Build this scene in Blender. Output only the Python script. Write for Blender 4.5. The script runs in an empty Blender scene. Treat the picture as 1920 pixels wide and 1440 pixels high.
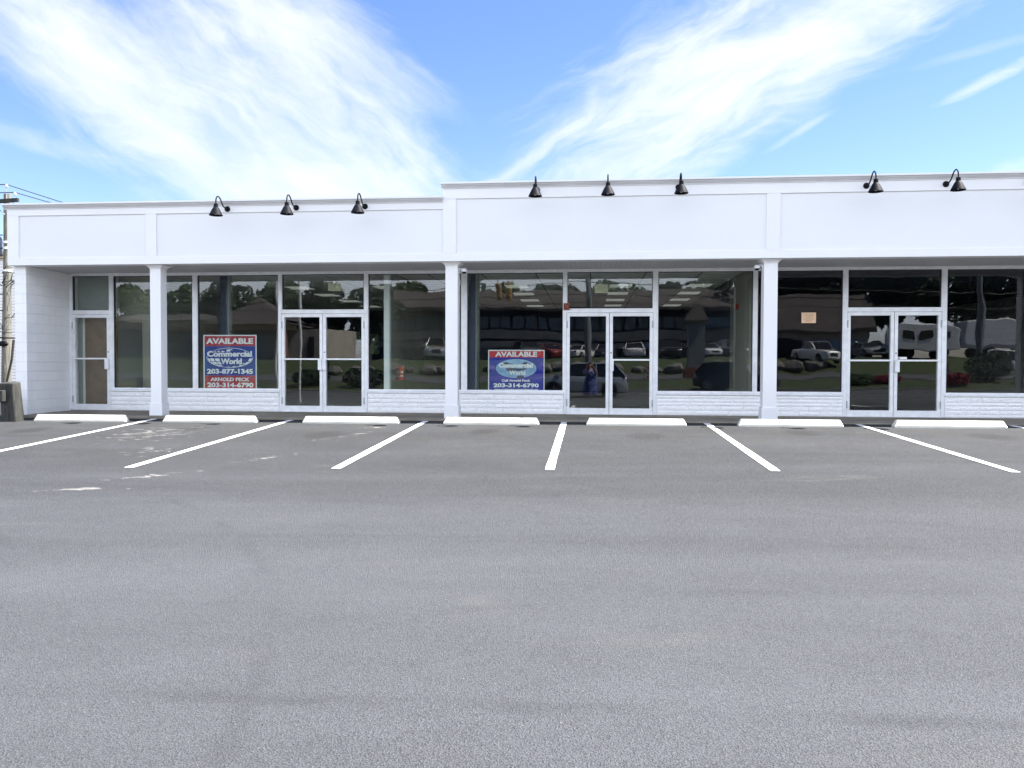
import bpy, bmesh, math, random
from mathutils import Vector, Matrix
random.seed(7)
S = bpy.context.scene
COL = S.collection
R = math.radians

# ------------------------------------------------------------------ camera
cam = bpy.data.cameras.new('camera')
cam.sensor_width = 36.0
cam.lens = 36.0 * 1498.465 / 1920.0
cam.clip_start = 0.05
cam.clip_end = 3000
co = bpy.data.objects.new('camera', cam); COL.objects.link(co)
CAM_Z = 1.19
yaw, pitch, roll = 9.72914e-02, -2.52569e-02, 2.90922591e-03
fwd = Vector((-math.sin(yaw) * math.cos(pitch), math.cos(yaw) * math.cos(pitch), math.sin(pitch)))
r0 = Vector((math.cos(yaw), math.sin(yaw), 0)); u0 = r0.cross(fwd)
rt = math.cos(roll) * r0 + math.sin(roll) * u0
up = -math.sin(roll) * r0 + math.cos(roll) * u0
co.matrix_world = Matrix(((rt.x, up.x, -fwd.x, 0), (rt.y, up.y, -fwd.y, 0), (rt.z, up.z, -fwd.z, CAM_Z), (0, 0, 0, 1)))
S.camera = co

# ------------------------------------------------------------------ sun + sky
SUN = Vector((2.76, 0.43, 4.14)).normalized()
sl = bpy.data.lights.new('sun', 'SUN'); sl.energy = 4.2; sl.angle = R(0.5); sl.color = (1.0, 0.955, 0.89)
so = bpy.data.objects.new('sun', sl); COL.objects.link(so)
so.rotation_euler = (-SUN).to_track_quat('-Z', 'Y').to_euler()
so.location = (30, 5, 45)
S.view_settings.view_transform = 'Standard'
S.view_settings.look = 'None'
S.view_settings.gamma = 1.0
S.view_settings.exposure = 2.2
S.cycles.diffuse_bounces = 3; S.cycles.glossy_bounces = 3; S.cycles.transparent_max_bounces = 16

wd = bpy.data.worlds.new('World'); S.world = wd; wd.use_nodes = True
NT = wd.node_tree; NT.nodes.clear()


class G:
    """tiny node-graph helper"""
    def __init__(s, nt): s.nt = nt
    def n(s, typ, **kw):
        nd = s.nt.nodes.new(typ)
        for k, v in kw.items():
            if k.startswith('i_'):
                nd.inputs[k[2:].replace('_', ' ')].default_value = v
            else: setattr(nd, k, v)
        return nd
    def put(s, sock, v):
        if isinstance(v, bpy.types.NodeSocket): s.nt.links.new(v, sock)
        else: sock.default_value = v
    def m(s, op, a, b=0.0, c=None, clamp=False):
        nd = s.nt.nodes.new('ShaderNodeMath'); nd.operation = op; nd.use_clamp = clamp
        s.put(nd.inputs[0], a); s.put(nd.inputs[1], b)
        if c is not None: s.put(nd.inputs[2], c)
        return nd.outputs[0]
    def sm(s, v, lo, hi):
        nd = s.nt.nodes.new('ShaderNodeMapRange'); nd.interpolation_type = 'SMOOTHSTEP'
        s.put(nd.inputs['Value'], v); nd.inputs['From Min'].default_value = lo; nd.inputs['From Max'].default_value = hi
        return nd.outputs['Result']
    def xyz(s, a, b, c):
        nd = s.nt.nodes.new('ShaderNodeCombineXYZ')
        for i, v in enumerate((a, b, c)): s.put(nd.inputs[i], v)
        return nd.outputs[0]
    def noise(s, vec, scale, detail=4.0, rough=0.55, dist=0.0):
        nd = s.nt.nodes.new('ShaderNodeTexNoise')
        if vec is not None: s.nt.links.new(vec, nd.inputs['Vector'])
        nd.inputs['Scale'].default_value = scale; nd.inputs['Detail'].default_value = detail
        nd.inputs['Roughness'].default_value = rough; nd.inputs['Distortion'].default_value = dist
        return nd.outputs['Fac']
    def mix(s, f, a, b, typ='MIX'):
        nd = s.nt.nodes.new('ShaderNodeMix'); nd.data_type = 'RGBA'; nd.blend_type = typ
        s.put(nd.inputs[0], f); s.put(nd.inputs[6], a); s.put(nd.inputs[7], b)
        return nd.outputs[2]
    def sep(s, v):
        nd = s.nt.nodes.new('ShaderNodeSeparateXYZ'); s.nt.links.new(v, nd.inputs[0]); return nd.outputs
    def bump(s, h, strength, dist, normal=None):
        nd = s.nt.nodes.new('ShaderNodeBump'); s.nt.links.new(h, nd.inputs['Height'])
        nd.inputs['Strength'].default_value = strength; nd.inputs['Distance'].default_value = dist
        if normal is not None: s.nt.links.new(normal, nd.inputs['Normal'])
        return nd.outputs[0]


g = G(NT)
sky = g.n('ShaderNodeTexSky', sky_type='NISHITA', sun_disc=False)
sky.sun_elevation = math.asin(SUN.z); sky.sun_rotation = math.atan2(SUN.x, SUN.y)
sky.altitude = 0; sky.air_density = 1.0; sky.dust_density = 0.35; sky.ozone_density = 2.0
tc = g.n('ShaderNodeTexCoord')
dx, dy, dz = g.sep(tc.outputs['Generated'])
ay = g.m('MAXIMUM', g.m('ABSOLUTE', dy), 0.02)
sx = g.m('DIVIDE', dx, ay); tz = g.m('DIVIDE', dz, ay)
warpv = g.xyz(sx, tz, 0.0)
w1 = g.m('MULTIPLY', g.m('SUBTRACT', g.noise(warpv, 7.0, 4), 0.5), 0.05)
w2 = g.m('MULTIPLY', g.m('SUBTRACT', g.noise(g.xyz(tz, sx, 3.0), 7.0, 4), 0.5), 0.05)
wx = g.m('ADD', sx, w1); wz = g.m('ADD', tz, w2)
total = None
# cirrus bands as directions in the sky: centre, tilt, half length, half width, cover, raggedness
BANDS = [(-0.56, 0.33, -34, 0.42, 0.115, 1.00, 0.75),
         (-0.37, 0.34, -42, 0.34, 0.115, 0.92, 0.9),
         (-0.30, 0.215, -10, 0.24, 0.055, 0.95, 0.75),
         (-0.70, 0.43, -34, 0.30, 0.085, 0.80, 0.8),
         (-0.44, 0.47, -30, 0.30, 0.070, 0.75, 0.85),
         (-0.72, 0.290, -17, 0.16, 0.018, 0.32, 0.9),
         (0.095, 0.300, 26, 0.30, 0.085, 1.05, 1.1),
         (0.225, 0.405, 22, 0.29, 0.085, 1.0, 1.1),
         (0.36, 0.445, 24, 0.20, 0.060, 0.75, 1.2),
         (0.480, 0.342, 25, 0.09, 0.010, 0.75, 0.8),
         (0.46, 0.372, 14, 0.10, 0.008, 0.22, 0.8),
         (0.250, 0.281, 31, 0.055, 0.006, 0.55, 0.8),
         (0.205, 0.290, 30, 0.045, 0.004, 0.3, 0.8),
         (0.51, 0.235, 12, 0.05, 0.014, 0.5, 0.7)]
for i, (cs, ct, th, L, Wd, op, rag) in enumerate(BANDS):
    c, s_ = math.cos(R(th)), math.sin(R(th))
    small = Wd < 0.02
    px_ = sx if small else wx; pz_ = tz if small else wz
    ddx = g.m('SUBTRACT', px_, cs); ddz = g.m('SUBTRACT', pz_, ct)
    a = g.m('ADD', g.m('MULTIPLY', ddx, c), g.m('MULTIPLY', ddz, s_))
    b = g.m('SUBTRACT', g.m('MULTIPLY', ddz, c), g.m('MULTIPLY', ddx, s_))
    e = g.m('ADD', g.m('POWER', g.m('ABSOLUTE', g.m('DIVIDE', a, L)), 2.0), g.m('POWER', g.m('ABSOLUTE', g.m('DIVIDE', b, Wd)), 2.0))
    k = 0.35 if small else 1.0
    nz = g.noise(g.xyz(g.m('MULTIPLY', a, 5.0 / k), g.m('MULTIPLY', b, 17.0 / k), float(i * 3.1)), 1.0, 7, 0.62, 0.6)
    v = g.m('ADD', g.m('SUBTRACT', 0.85, g.m('MULTIPLY', e, 0.75)), g.m('MULTIPLY', g.m('SUBTRACT', nz, 0.5), 2.2 * rag))
    mk = g.m('MULTIPLY', g.sm(v, -0.05, 1.45), op)
    mk = g.m('MULTIPLY', mk, 1.0, clamp=True)
    inv = g.m('SUBTRACT', 1.0, mk)
    total = inv if total is None else g.m('MULTIPLY', total, inv)
cover = g.m('SUBTRACT', 1.0, total)
hz = g.sm(dz, -0.02, 0.05)
cover = g.m('MULTIPLY', cover, hz)
hs = g.n('ShaderNodeHueSaturation'); hs.inputs['Saturation'].default_value = 1.17; hs.inputs['Value'].default_value = 1.0
NT.links.new(g.mix(1.0, sky.outputs[0], (1.0, 0.92, 1.0, 1), 'MULTIPLY'), hs.inputs['Color'])
CLOUD = (4.3, 4.5, 4.55, 1)
skyc = g.mix(cover, hs.outputs[0], CLOUD)
# bright cloud added behind the camera, unseen, to fill the shaded facade and recess
rn = g.noise(g.xyz(g.m('MULTIPLY', dx, 2.0), g.m('MULTIPLY', dz, 4.0), dy), 1.6, 7, 0.6, 0.4)
rear = g.m('MULTIPLY', g.m('MULTIPLY', g.sm(rn, 0.28, 0.5), g.sm(g.m('MULTIPLY', dy, -1.0), 0.08, 0.35)), hz)
rcol = g.mix(g.sm(dz, 0.18, 0.75), (12.0, 12.9, 14.6, 1), (2.7, 3.2, 4.2, 1))
skyc = g.mix(rear, skyc, rcol)
bg = g.n('ShaderNodeBackground'); bg.inputs['Strength'].default_value = 0.056
NT.links.new(skyc, bg.inputs['Color'])
wo = g.n('ShaderNodeOutputWorld'); NT.links.new(bg.outputs[0], wo.inputs['Surface'])


# ------------------------------------------------------------------ materials
def mat(name, color, rough=0.6, metal=0.0, var=0.0, vscale=3.0, bump=0.0, bscale=40.0, spec=0.5, coat=0.0):
    m = bpy.data.materials.new(name); m.use_nodes = True
    nt = m.node_tree; q = G(nt); b = nt.nodes['Principled BSDF']
    b.inputs['Roughness'].default_value = rough; b.inputs['Metallic'].default_value = metal
    b.inputs['Specular IOR Level'].default_value = spec; b.inputs['Coat Weight'].default_value = coat
    col = (*color, 1)
    t = q.n('ShaderNodeTexCoord').outputs['Object']
    if var > 0:
        nz = q.noise(t, vscale, 5, 0.6)
        lo = tuple(max(0, c * (1 - var)) for c in color) + (1,); hi = tuple(min(1, c * (1 + var)) for c in color) + (1,)
        nt.links.new(q.mix(q.sm(nz, 0.3, 0.7), lo, hi), b.inputs['Base Color'])
    else: b.inputs['Base Color'].default_value = col
    if bump > 0:
        nt.links.new(q.bump(q.noise(t, bscale, 4), 1.0, bump), b.inputs['Normal'])
    m['q'] = 0
    return m


def custom(name):
    m = bpy.data.materials.new(name); m.use_nodes = True
    q = G(m.node_tree); b = m.node_tree.nodes['Principled BSDF']
    t = q.n('ShaderNodeTexCoord').outputs['Object']
    return m, q, b, t


M = {}
M['white'] = mat('white_trim_paint', (0.80, 0.80, 0.81), 0.45, var=0.02, vscale=1.2, bump=0.0006, bscale=6)
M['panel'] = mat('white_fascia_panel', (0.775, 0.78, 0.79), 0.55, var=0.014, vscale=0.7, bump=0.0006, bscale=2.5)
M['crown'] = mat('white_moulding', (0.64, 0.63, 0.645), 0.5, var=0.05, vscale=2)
M['alu'] = mat('brushed_aluminium_frame', (0.80, 0.815, 0.84), 0.42, metal=0.12, var=0.07, vscale=7, bump=0.0004, bscale=60)
M['alu_dark'] = mat('grey_gasket', (0.05, 0.055, 0.06), 0.6)
M['black'] = mat('black_lamp_metal', (0.006, 0.0065, 0.010), 0.6, var=0.2, vscale=9, spec=0.12)
M['inner'] = mat('white_lamp_lining', (0.7, 0.7, 0.7), 0.5)
M['stop'] = mat('white_wheel_stop_paint', (0.72, 0.70, 0.62), 0.7, var=0.12, vscale=5, bump=0.003, bscale=30)
M['tan'] = mat('tan_stucco', (0.36, 0.33, 0.28), 0.9, var=0.15, vscale=1)
M['brick'] = mat('red_brick', (0.24, 0.10, 0.07), 0.9, var=0.25, vscale=6)
M['roof'] = mat('brown_shingle', (0.075, 0.062, 0.06), 0.9, var=0.25, vscale=1.5)
M['dark'] = mat('dark_recess', (0.02, 0.02, 0.025), 0.8)
M['winfar'] = mat('far_window_glass', (0.22, 0.31, 0.42), 0.12)
M['wing_wall'] = mat('interior_beige', (0.30, 0.29, 0.245), 0.9, var=0.06, vscale=1)
M['green_wall'] = mat('interior_green_grey', (0.34, 0.37, 0.34), 0.9, var=0.06)
M['inwhite'] = mat('interior_white', (0.78, 0.78, 0.76), 0.7)
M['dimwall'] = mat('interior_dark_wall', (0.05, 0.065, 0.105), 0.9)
M['infloor'] = mat('vinyl_floor', (0.42, 0.41, 0.385), 0.45, var=0.3, vscale=4)
M['ply'] = mat('brown_plywood', (0.22, 0.135, 0.075), 0.75, var=0.18, vscale=5)
M['lens'] = mat('fluorescent_lens', (0.85, 0.86, 0.84), 0.35)
M['lens'].node_tree.nodes['Principled BSDF'].inputs['Emission Color'].default_value = (0.95, 1.0, 0.92, 1)
M['lens'].node_tree.nodes['Principled BSDF'].inputs['Emission Strength'].default_value = 0.05
M['rubber'] = mat('tyre_rubber', (0.015, 0.015, 0.016), 0.85)
M['rim'] = mat('wheel_rim_alloy', (0.5, 0.5, 0.52), 0.3, metal=0.9)
M['carglass'] = mat('tinted_car_glass', (0.012, 0.014, 0.017), 0.05)
M['lampred'] = mat('tail_lamp_red', (0.35, 0.01, 0.01), 0.2)
M['lampclr'] = mat('headlamp_lens', (0.7, 0.72, 0.75), 0.1)
M['skin'] = mat('skin', (0.50, 0.31, 0.23), 0.55)
M['hair'] = mat('dark_hair', (0.02, 0.014, 0.012), 0.5)
M['grass'] = mat('mown_grass', (0.040, 0.058, 0.018), 0.95, var=0.45, vscale=2.5, bump=0.03, bscale=20)
M['leaf'] = mat('tree_leaves', (0.055, 0.10, 0.030), 0.7, var=0.5, vscale=0.6)
M['leafdark'] = mat('dark_tree_leaves', (0.025, 0.045, 0.020), 0.7, var=0.5, vscale=0.6)
M['leafred'] = mat('red_flowers', (0.30, 0.02, 0.05), 0.7, var=0.4, vscale=5)
M['bark'] = mat('tree_bark', (0.09, 0.065, 0.045), 0.95, var=0.35, vscale=6, bump=0.02, bscale=15)
M['orange'] = mat('orange_plastic', (0.75, 0.13, 0.03), 0.5)
M['yellow'] = mat('signal_yellow', (0.50, 0.30, 0.06), 0.5)
M['signred'] = mat('sign_red', (0.42, 0.028, 0.045), 0.35)
M['signred2'] = mat('sign_bright_red', (0.55, 0.03, 0.035), 0.35)
M['signblue'] = mat('sign_blue', (0.012, 0.045, 0.30), 0.35)
M['signblue2'] = mat('sign_royal_blue', (0.014, 0.018, 0.33), 0.35, var=0.15, vscale=2)
M['signwhite'] = mat('sign_white', (0.88, 0.88, 0.88), 0.4)
M['globe'] = mat('sign_pale_blue_globe', (0.27, 0.45, 0.66), 0.35, var=0.18, vscale=5)
M['land'] = mat('sign_dark_land', (0.05, 0.06, 0.10), 0.4)
M['cream'] = mat('cream_paper', (0.62, 0.58, 0.42), 0.8)
M['peach'] = mat('peach_paper', (0.80, 0.55, 0.36), 0.8)
M['ink'] = mat('printed_ink', (0.09, 0.06, 0.06), 0.8)
M['rust'] = mat('rusty_red_alarm', (0.22, 0.07, 0.045), 0.6, var=0.4, vscale=30)
M['insul'] = mat('porcelain_insulator', (0.72, 0.72, 0.70), 0.25)
M['cable'] = mat('black_cable', (0.015, 0.015, 0.017), 0.6)
M['galv'] = mat('galvanised_steel', (0.36, 0.38, 0.40), 0.5, metal=0.6, var=0.1)
M['polegrey'] = mat('grey_painted_pole', (0.20, 0.22, 0.23), 0.6, var=0.1)
M['polewhite'] = mat('white_painted_post', (0.8, 0.8, 0.8), 0.5)
M['newwood'] = mat('fresh_cut_timber', (0.50, 0.44, 0.22), 0.85, var=0.2, vscale=6)
M['fascia_tan'] = mat('tan_fascia_board', (0.45, 0.34, 0.20), 0.8)
M['rock'] = mat('grey_boulders', (0.16, 0.15, 0.14), 0.95, var=0.4, vscale=3, bump=0.05, bscale=5)
M['camwhite'] = mat('camera_housing', (0.75, 0.76, 0.78), 0.4)
M['domeblack'] = mat('camera_dome', (0.01, 0.01, 0.012), 0.1)
M['path'] = mat('pale_concrete', (0.36, 0.34, 0.31), 0.9, var=0.12, vscale=2)
M['road'] = mat('road_asphalt', (0.075, 0.075, 0.08), 0.9, var=0.15, vscale=1)


def glass_mat(name, wob, tint=0.90, seed=0.0):
    m = bpy.data.materials.new(name); m.use_nodes = True
    nt = m.node_tree; nt.nodes.clear(); q = G(nt)
    t = q.n('ShaderNodeTexCoord').outputs['Object']
    mp = q.n('ShaderNodeMapping'); nt.links.new(t, mp.inputs['Vector']); mp.inputs['Location'].default_value = (seed, 0, seed * 0.7)
    mp.inputs['Scale'].default_value = (1.0, 1.0, 0.8)
    h = q.noise(mp.outputs[0], 1.15, 1.5, 0.4)
    bp = q.bump(h, 1.0, wob)
    lw = q.n('ShaderNodeLayerWeight'); lw.inputs['Blend'].default_value = 0.5
    fr = q.m('ADD', 0.046, q.m('MULTIPLY', q.m('POWER', lw.outputs['Facing'], 5.0), 0.95))
    tr = q.n('ShaderNodeBsdfTransparent'); tr.inputs['Color'].default_value = (tint * 0.97, tint, tint * 0.985, 1)
    gl = q.n('ShaderNodeBsdfGlossy'); gl.inputs['Roughness'].default_value = 0.0; gl.inputs['Color'].default_value = (1, 1, 1, 1)
    nt.links.new(bp, gl.inputs['Normal'])
    mx = q.n('ShaderNodeMixShader'); nt.links.new(fr, mx.inputs[0]); nt.links.new(tr.outputs[0], mx.inputs[1]); nt.links.new(gl.outputs[0], mx.inputs[2])
    o = q.n('ShaderNodeOutputMaterial'); nt.links.new(mx.outputs[0], o.inputs['Surface'])
    return m


GLS = [glass_mat('plate_glass', 0.0026, 0.93, 3.0 * i) for i in range(3)]
M['doorglass'] = glass_mat('door_glass', 0.0018, 0.93, 11.0)
M['tintglass'] = glass_mat('shaded_plate_glass', 0.0032, 0.80, 17.0)

# soffit: vinyl beadboard, grooves running front to back
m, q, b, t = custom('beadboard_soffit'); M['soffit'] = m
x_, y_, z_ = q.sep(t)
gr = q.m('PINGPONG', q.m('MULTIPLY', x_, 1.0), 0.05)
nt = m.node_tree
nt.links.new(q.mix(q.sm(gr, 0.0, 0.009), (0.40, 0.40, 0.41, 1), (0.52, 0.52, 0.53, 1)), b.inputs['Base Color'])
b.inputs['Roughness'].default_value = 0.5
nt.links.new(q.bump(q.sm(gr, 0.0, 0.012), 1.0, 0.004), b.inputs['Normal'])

# painted concrete block
m, q, b, t = custom('painted_block'); M['block'] = m; nt = m.node_tree
x_, y_, z_ = q.sep(t)
bt = q.n('ShaderNodeTexBrick'); bt.offset = 0.5
nt.links.new(q.xyz(q.m('ADD', x_, y_), z_, 0.0), bt.inputs['Vector'])
bt.inputs['Scale'].default_value = 1.0; bt.inputs['Brick Width'].default_value = 0.40; bt.inputs['Row Height'].default_value = 0.20
bt.inputs['Mortar Size'].default_value = 0.006; bt.inputs['Mortar Smooth'].default_value = 0.4
bt.inputs['Color1'].default_value = (0.87, 0.87, 0.88, 1); bt.inputs['Color2'].default_value = (0.83, 0.835, 0.85, 1); bt.inputs['Mortar'].default_value = (0.76, 0.77, 0.80, 1)
n1 = q.noise(t, 2.0, 5)
nt.links.new(q.mix(q.sm(n1, 0.35, 0.75), bt.outputs['Color'], (0.80, 0.81, 0.83, 1)), b.inputs['Base Color'])
hh = q.m('ADD', q.m('MULTIPLY', bt.outputs['Fac'], -1.0), q.m('MULTIPLY', q.noise(t, 90, 3), 0.35))
nt.links.new(q.bump(hh, 1.0, 0.0035), b.inputs['Normal']); b.inputs['Roughness'].default_value = 0.6

# split-face stone painted white
m, q, b, t = custom('painted_split_stone'); M['stone'] = m; nt = m.node_tree
n1 = q.noise(t, 9.0, 6, 0.65)
nt.links.new(q.mix(q.sm(n1, 0.3, 0.7), (0.85, 0.855, 0.87, 1), (0.91, 0.91, 0.92, 1)), b.inputs['Base Color'])
mp = q.n('ShaderNodeMapping'); nt.links.new(t, mp.inputs['Vector']); mp.inputs['Scale'].default_value = (1, 1, 1.8); mp.inputs['Rotation'].default_value = (0, 0.5, 0)
nt.links.new(q.bump(q.noise(mp.outputs[0], 16, 6, 0.6, 0.6), 1.0, 0.009), b.inputs['Normal']); b.inputs['Roughness'].default_value = 0.55

# concrete walkway
m, q, b, t = custom('walkway_concrete'); M['concrete'] = m; nt = m.node_tree
n1 = q.noise(t, 1.6, 6, 0.65); n2 = q.noise(t, 70, 3)
c1 = q.mix(q.sm(n1, 0.3, 0.7), (0.155, 0.135, 0.105, 1), (0.255, 0.222, 0.175, 1))
nt.links.new(q.mix(q.m('MULTIPLY', q.sm(n2, 0.52, 0.72), 0.6), c1, (0.14, 0.135, 0.125, 1)), b.inputs['Base Color'])
nt.links.new(q.bump(n2, 1.0, 0.004), b.inputs['Normal']); b.inputs['Roughness'].default_value = 0.9

# weathered timber
m, q, b, t = custom('weathered_timber'); M['oldwood'] = m; nt = m.node_tree
mp = q.n('ShaderNodeMapping'); nt.links.new(t, mp.inputs['Vector']); mp.inputs['Scale'].default_value = (9, 9, 0.9)
n1 = q.noise(mp.outputs[0], 2.2, 6, 0.65, 0.8)
nt.links.new(q.mix(q.sm(n1, 0.3, 0.7), (0.015, 0.016, 0.015, 1), (0.055, 0.055, 0.049, 1)), b.inputs['Base Color'])
nt.links.new(q.bump(n1, 1.0, 0.02), b.inputs['Normal']); b.inputs['Roughness'].default_value = 0.95
m, q, b, t = custom('pole_timber'); M['polewood'] = m; nt = m.node_tree
mp = q.n('ShaderNodeMapping'); nt.links.new(t, mp.inputs['Vector']); mp.inputs['Scale'].default_value = (5, 5, 0.5)
n1 = q.noise(mp.outputs[0], 2.4, 6, 0.65, 0.8)
nt.links.new(q.mix(q.sm(n1, 0.3, 0.7), (0.085, 0.080, 0.066, 1), (0.22, 0.208, 0.175, 1)), b.inputs['Base Color'])
nt.links.new(q.bump(n1, 1.0, 0.03), b.inputs['Normal']); b.inputs['Roughness'].default_value = 0.95

# clapboard siding
m, q, b, t = custom('white_clapboard'); M['clap'] = m; nt = m.node_tree
x_, y_, z_ = q.sep(t)
fr_ = q.m('FRACT', q.m('DIVIDE', z_, 0.19))
nt.links.new(q.mix(q.sm(fr_, 0.02, 0.16), (0.14, 0.14, 0.14, 1), (0.74, 0.72, 0.68, 1)), b.inputs['Base Color'])
nt.links.new(q.bump(fr_, 1.0, -0.03), b.inputs['Normal'])

# ceiling tile with T-bar grid
m, q, b, t = custom('ceiling_tile'); M['tile'] = m; nt = m.node_tree
x_, y_, z_ = q.sep(t)
gx = q.m('PINGPONG', x_, 0.61); gy = q.m('PINGPONG', y_, 0.305)
ln = q.m('MINIMUM', gx, gy)
nz = q.noise(t, 0.8, 3)
base = q.mix(q.sm(nz, 0.35, 0.7), (0.80, 0.80, 0.76, 1), (0.87, 0.87, 0.83, 1))
nt.links.new(q.mix(q.sm(ln, 0.010, 0.018), (0.12, 0.12, 0.12, 1), base), b.inputs['Base Color']); b.inputs['Roughness'].default_value = 0.9

# floral dress
m, q, b, t = custom('floral_dress'); M['dress'] = m; nt = m.node_tree
vo = q.n('ShaderNodeTexVoronoi'); nt.links.new(t, vo.inputs['Vector']); vo.inputs['Scale'].default_value = 17
nt.links.new(q.mix(q.sm(q.m('ADD', vo.outputs['Distance'], q.m('MULTIPLY', q.noise(t, 4, 2), 0.9)), 0.66, 0.76), (0.75, 0.78, 0.88, 1), (0.02, 0.035, 0.20, 1)), b.inputs['Base Color']); b.inputs['Roughness'].default_value = 0.85


# parking-lot asphalt
def ell(q, xs, ys, cx, cy, rx, ry, rot=0.0):
    c, s_ = math.cos(rot), math.sin(rot)
    u = q.m('SUBTRACT', xs, cx); v = q.m('SUBTRACT', ys, cy)
    a = q.m('DIVIDE', q.m('ADD', q.m('MULTIPLY', u, c), q.m('MULTIPLY', v, s_)), rx)
    bb = q.m('DIVIDE', q.m('SUBTRACT', q.m('MULTIPLY', v, c), q.m('MULTIPLY', u, s_)), ry)
    return q.m('SUBTRACT', 1.0, q.m('ADD', q.m('MULTIPLY', a, a), q.m('MULTIPLY', bb, bb)))


m, q, b, t = custom('lot_asphalt'); M['asphalt'] = m; nt = m.node_tree
x_, y_, z_ = q.sep(t)
fl = q.xyz(x_, y_, 0.0)
big = q.noise(fl, 0.35, 4, 0.55, 0.3)
mid = q.noise(fl, 2.2, 5, 0.65)
lane = q.noise(q.xyz(q.m('MULTIPLY', x_, 0.13), q.m('MULTIPLY', y_, 0.9), 4.0), 1.0, 5, 0.6, 0.8)
grit = q.noise(fl, 150.0, 3, 0.7)
vor = q.n('ShaderNodeTexVoronoi'); nt.links.new(fl, vor.inputs['Vector']); vor.inputs['Scale'].default_value = 125
cell = q.n('ShaderNodeSeparateColor'); nt.links.new(vor.outputs['Color'], cell.inputs[0])
pits = q.m('MULTIPLY', q.sm(q.noise(fl, 100.0, 2, 0.6), 0.60, 0.70), -0.085)
v1 = q.m('ADD', q.m('MULTIPLY', q.m('SUBTRACT', big, 0.5), 0.055), q.m('MULTIPLY', q.m('SUBTRACT', lane, 0.5), 0.075))
v1 = q.m('ADD', v1, q.m('MULTIPLY', q.m('SUBTRACT', mid, 0.5), 0.03))
v1 = q.m('ADD', v1, q.m('MULTIPLY', q.m('SUBTRACT', cell.outputs[0], 0.5), 0.065))
v1 = q.m('ADD', v1, q.m('MULTIPLY', q.m('SUBTRACT', grit, 0.5), 0.30))
v1 = q.m('ADD', v1, pits)
base_ = q.m('ADD', 0.089, q.m('MULTIPLY', q.sm(q.m('ADD', y_, q.m('MULTIPLY', big, 3.0)), 3.5, 12.5), -0.041))  # paler toward the camera: retroreflected light painted into the base colour
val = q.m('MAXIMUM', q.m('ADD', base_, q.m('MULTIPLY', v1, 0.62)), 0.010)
col = q.xyz(q.m('MULTIPLY', val, 0.94), q.m('MULTIPLY', val, 0.985), q.m('MULTIPLY', val, 1.065))
# brown dust drifting round the stall heads
dust = q.m('MULTIPLY', q.sm(q.noise(fl, 0.9, 5, 0.6), 0.42, 0.7), q.sm(y_, 8.5, 13.5))
col = q.mix(q.m('MULTIPLY', dust, 0.3), col, (0.052, 0.045, 0.039, 1))
# pale bits of chipped stone
chip = q.m('MULTIPLY', q.sm(cell.outputs[1], 0.999, 0.9995), 0.22)
col = q.mix(chip, col, (0.42, 0.38, 0.33, 1))
# worn remains of old white paint
sc1 = q.noise(q.xyz(q.m('MULTIPLY', x_, 3.6), q.m('MULTIPLY', y_, 6.5), 2.0), 1.0, 7, 0.72, 0.5)
rg = None
for (cx, cy, rx, ry, rot, k) in ((-7.35, 13.0, 1.25, 1.9, 0.1, 0.92), (-6.3, 11.0, 0.85, 1.0, 0.2, 0.80), (-5.45, 8.1, 1.0, 0.15, 0.16, 1.15),
                                 (-5.15, 9.0, 0.9, 0.22, 0.75, 1.0), (-4.35, 10.4, 1.0, 0.16, 0.95, 0.95), (-4.0, 12.8, 1.6, 0.18, 1.1, 0.85), (-3.9, 14.0, 0.7, 0.3, 0.0, 0.95),
                                 (0.2, 12.3, 1.5, 1.5, 0.0, 0.25)):
    e_ = q.m('MULTIPLY', q.m('MAXIMUM', ell(q, x_, y_, cx, cy, rx, ry, rot), 0.0), k)
    rg = e_ if rg is None else q.m('MAXIMUM', rg, e_)
scf = q.m('MULTIPLY', q.sm(q.m('ADD', sc1, q.m('MULTIPLY', rg, 0.24)), 0.72, 0.82), q.sm(rg, 0.0, 0.15))
col = q.mix(q.m('MULTIPLY', scf, 0.62), col, (0.34, 0.33, 0.31, 1))
# building's shadow painted dark along the foot of the kerb, plus oil marks
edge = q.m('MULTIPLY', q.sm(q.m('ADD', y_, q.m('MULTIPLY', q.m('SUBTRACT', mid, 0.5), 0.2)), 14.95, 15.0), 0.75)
col = q.mix(edge, col, (0.02, 0.02, 0.022, 1))
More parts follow.
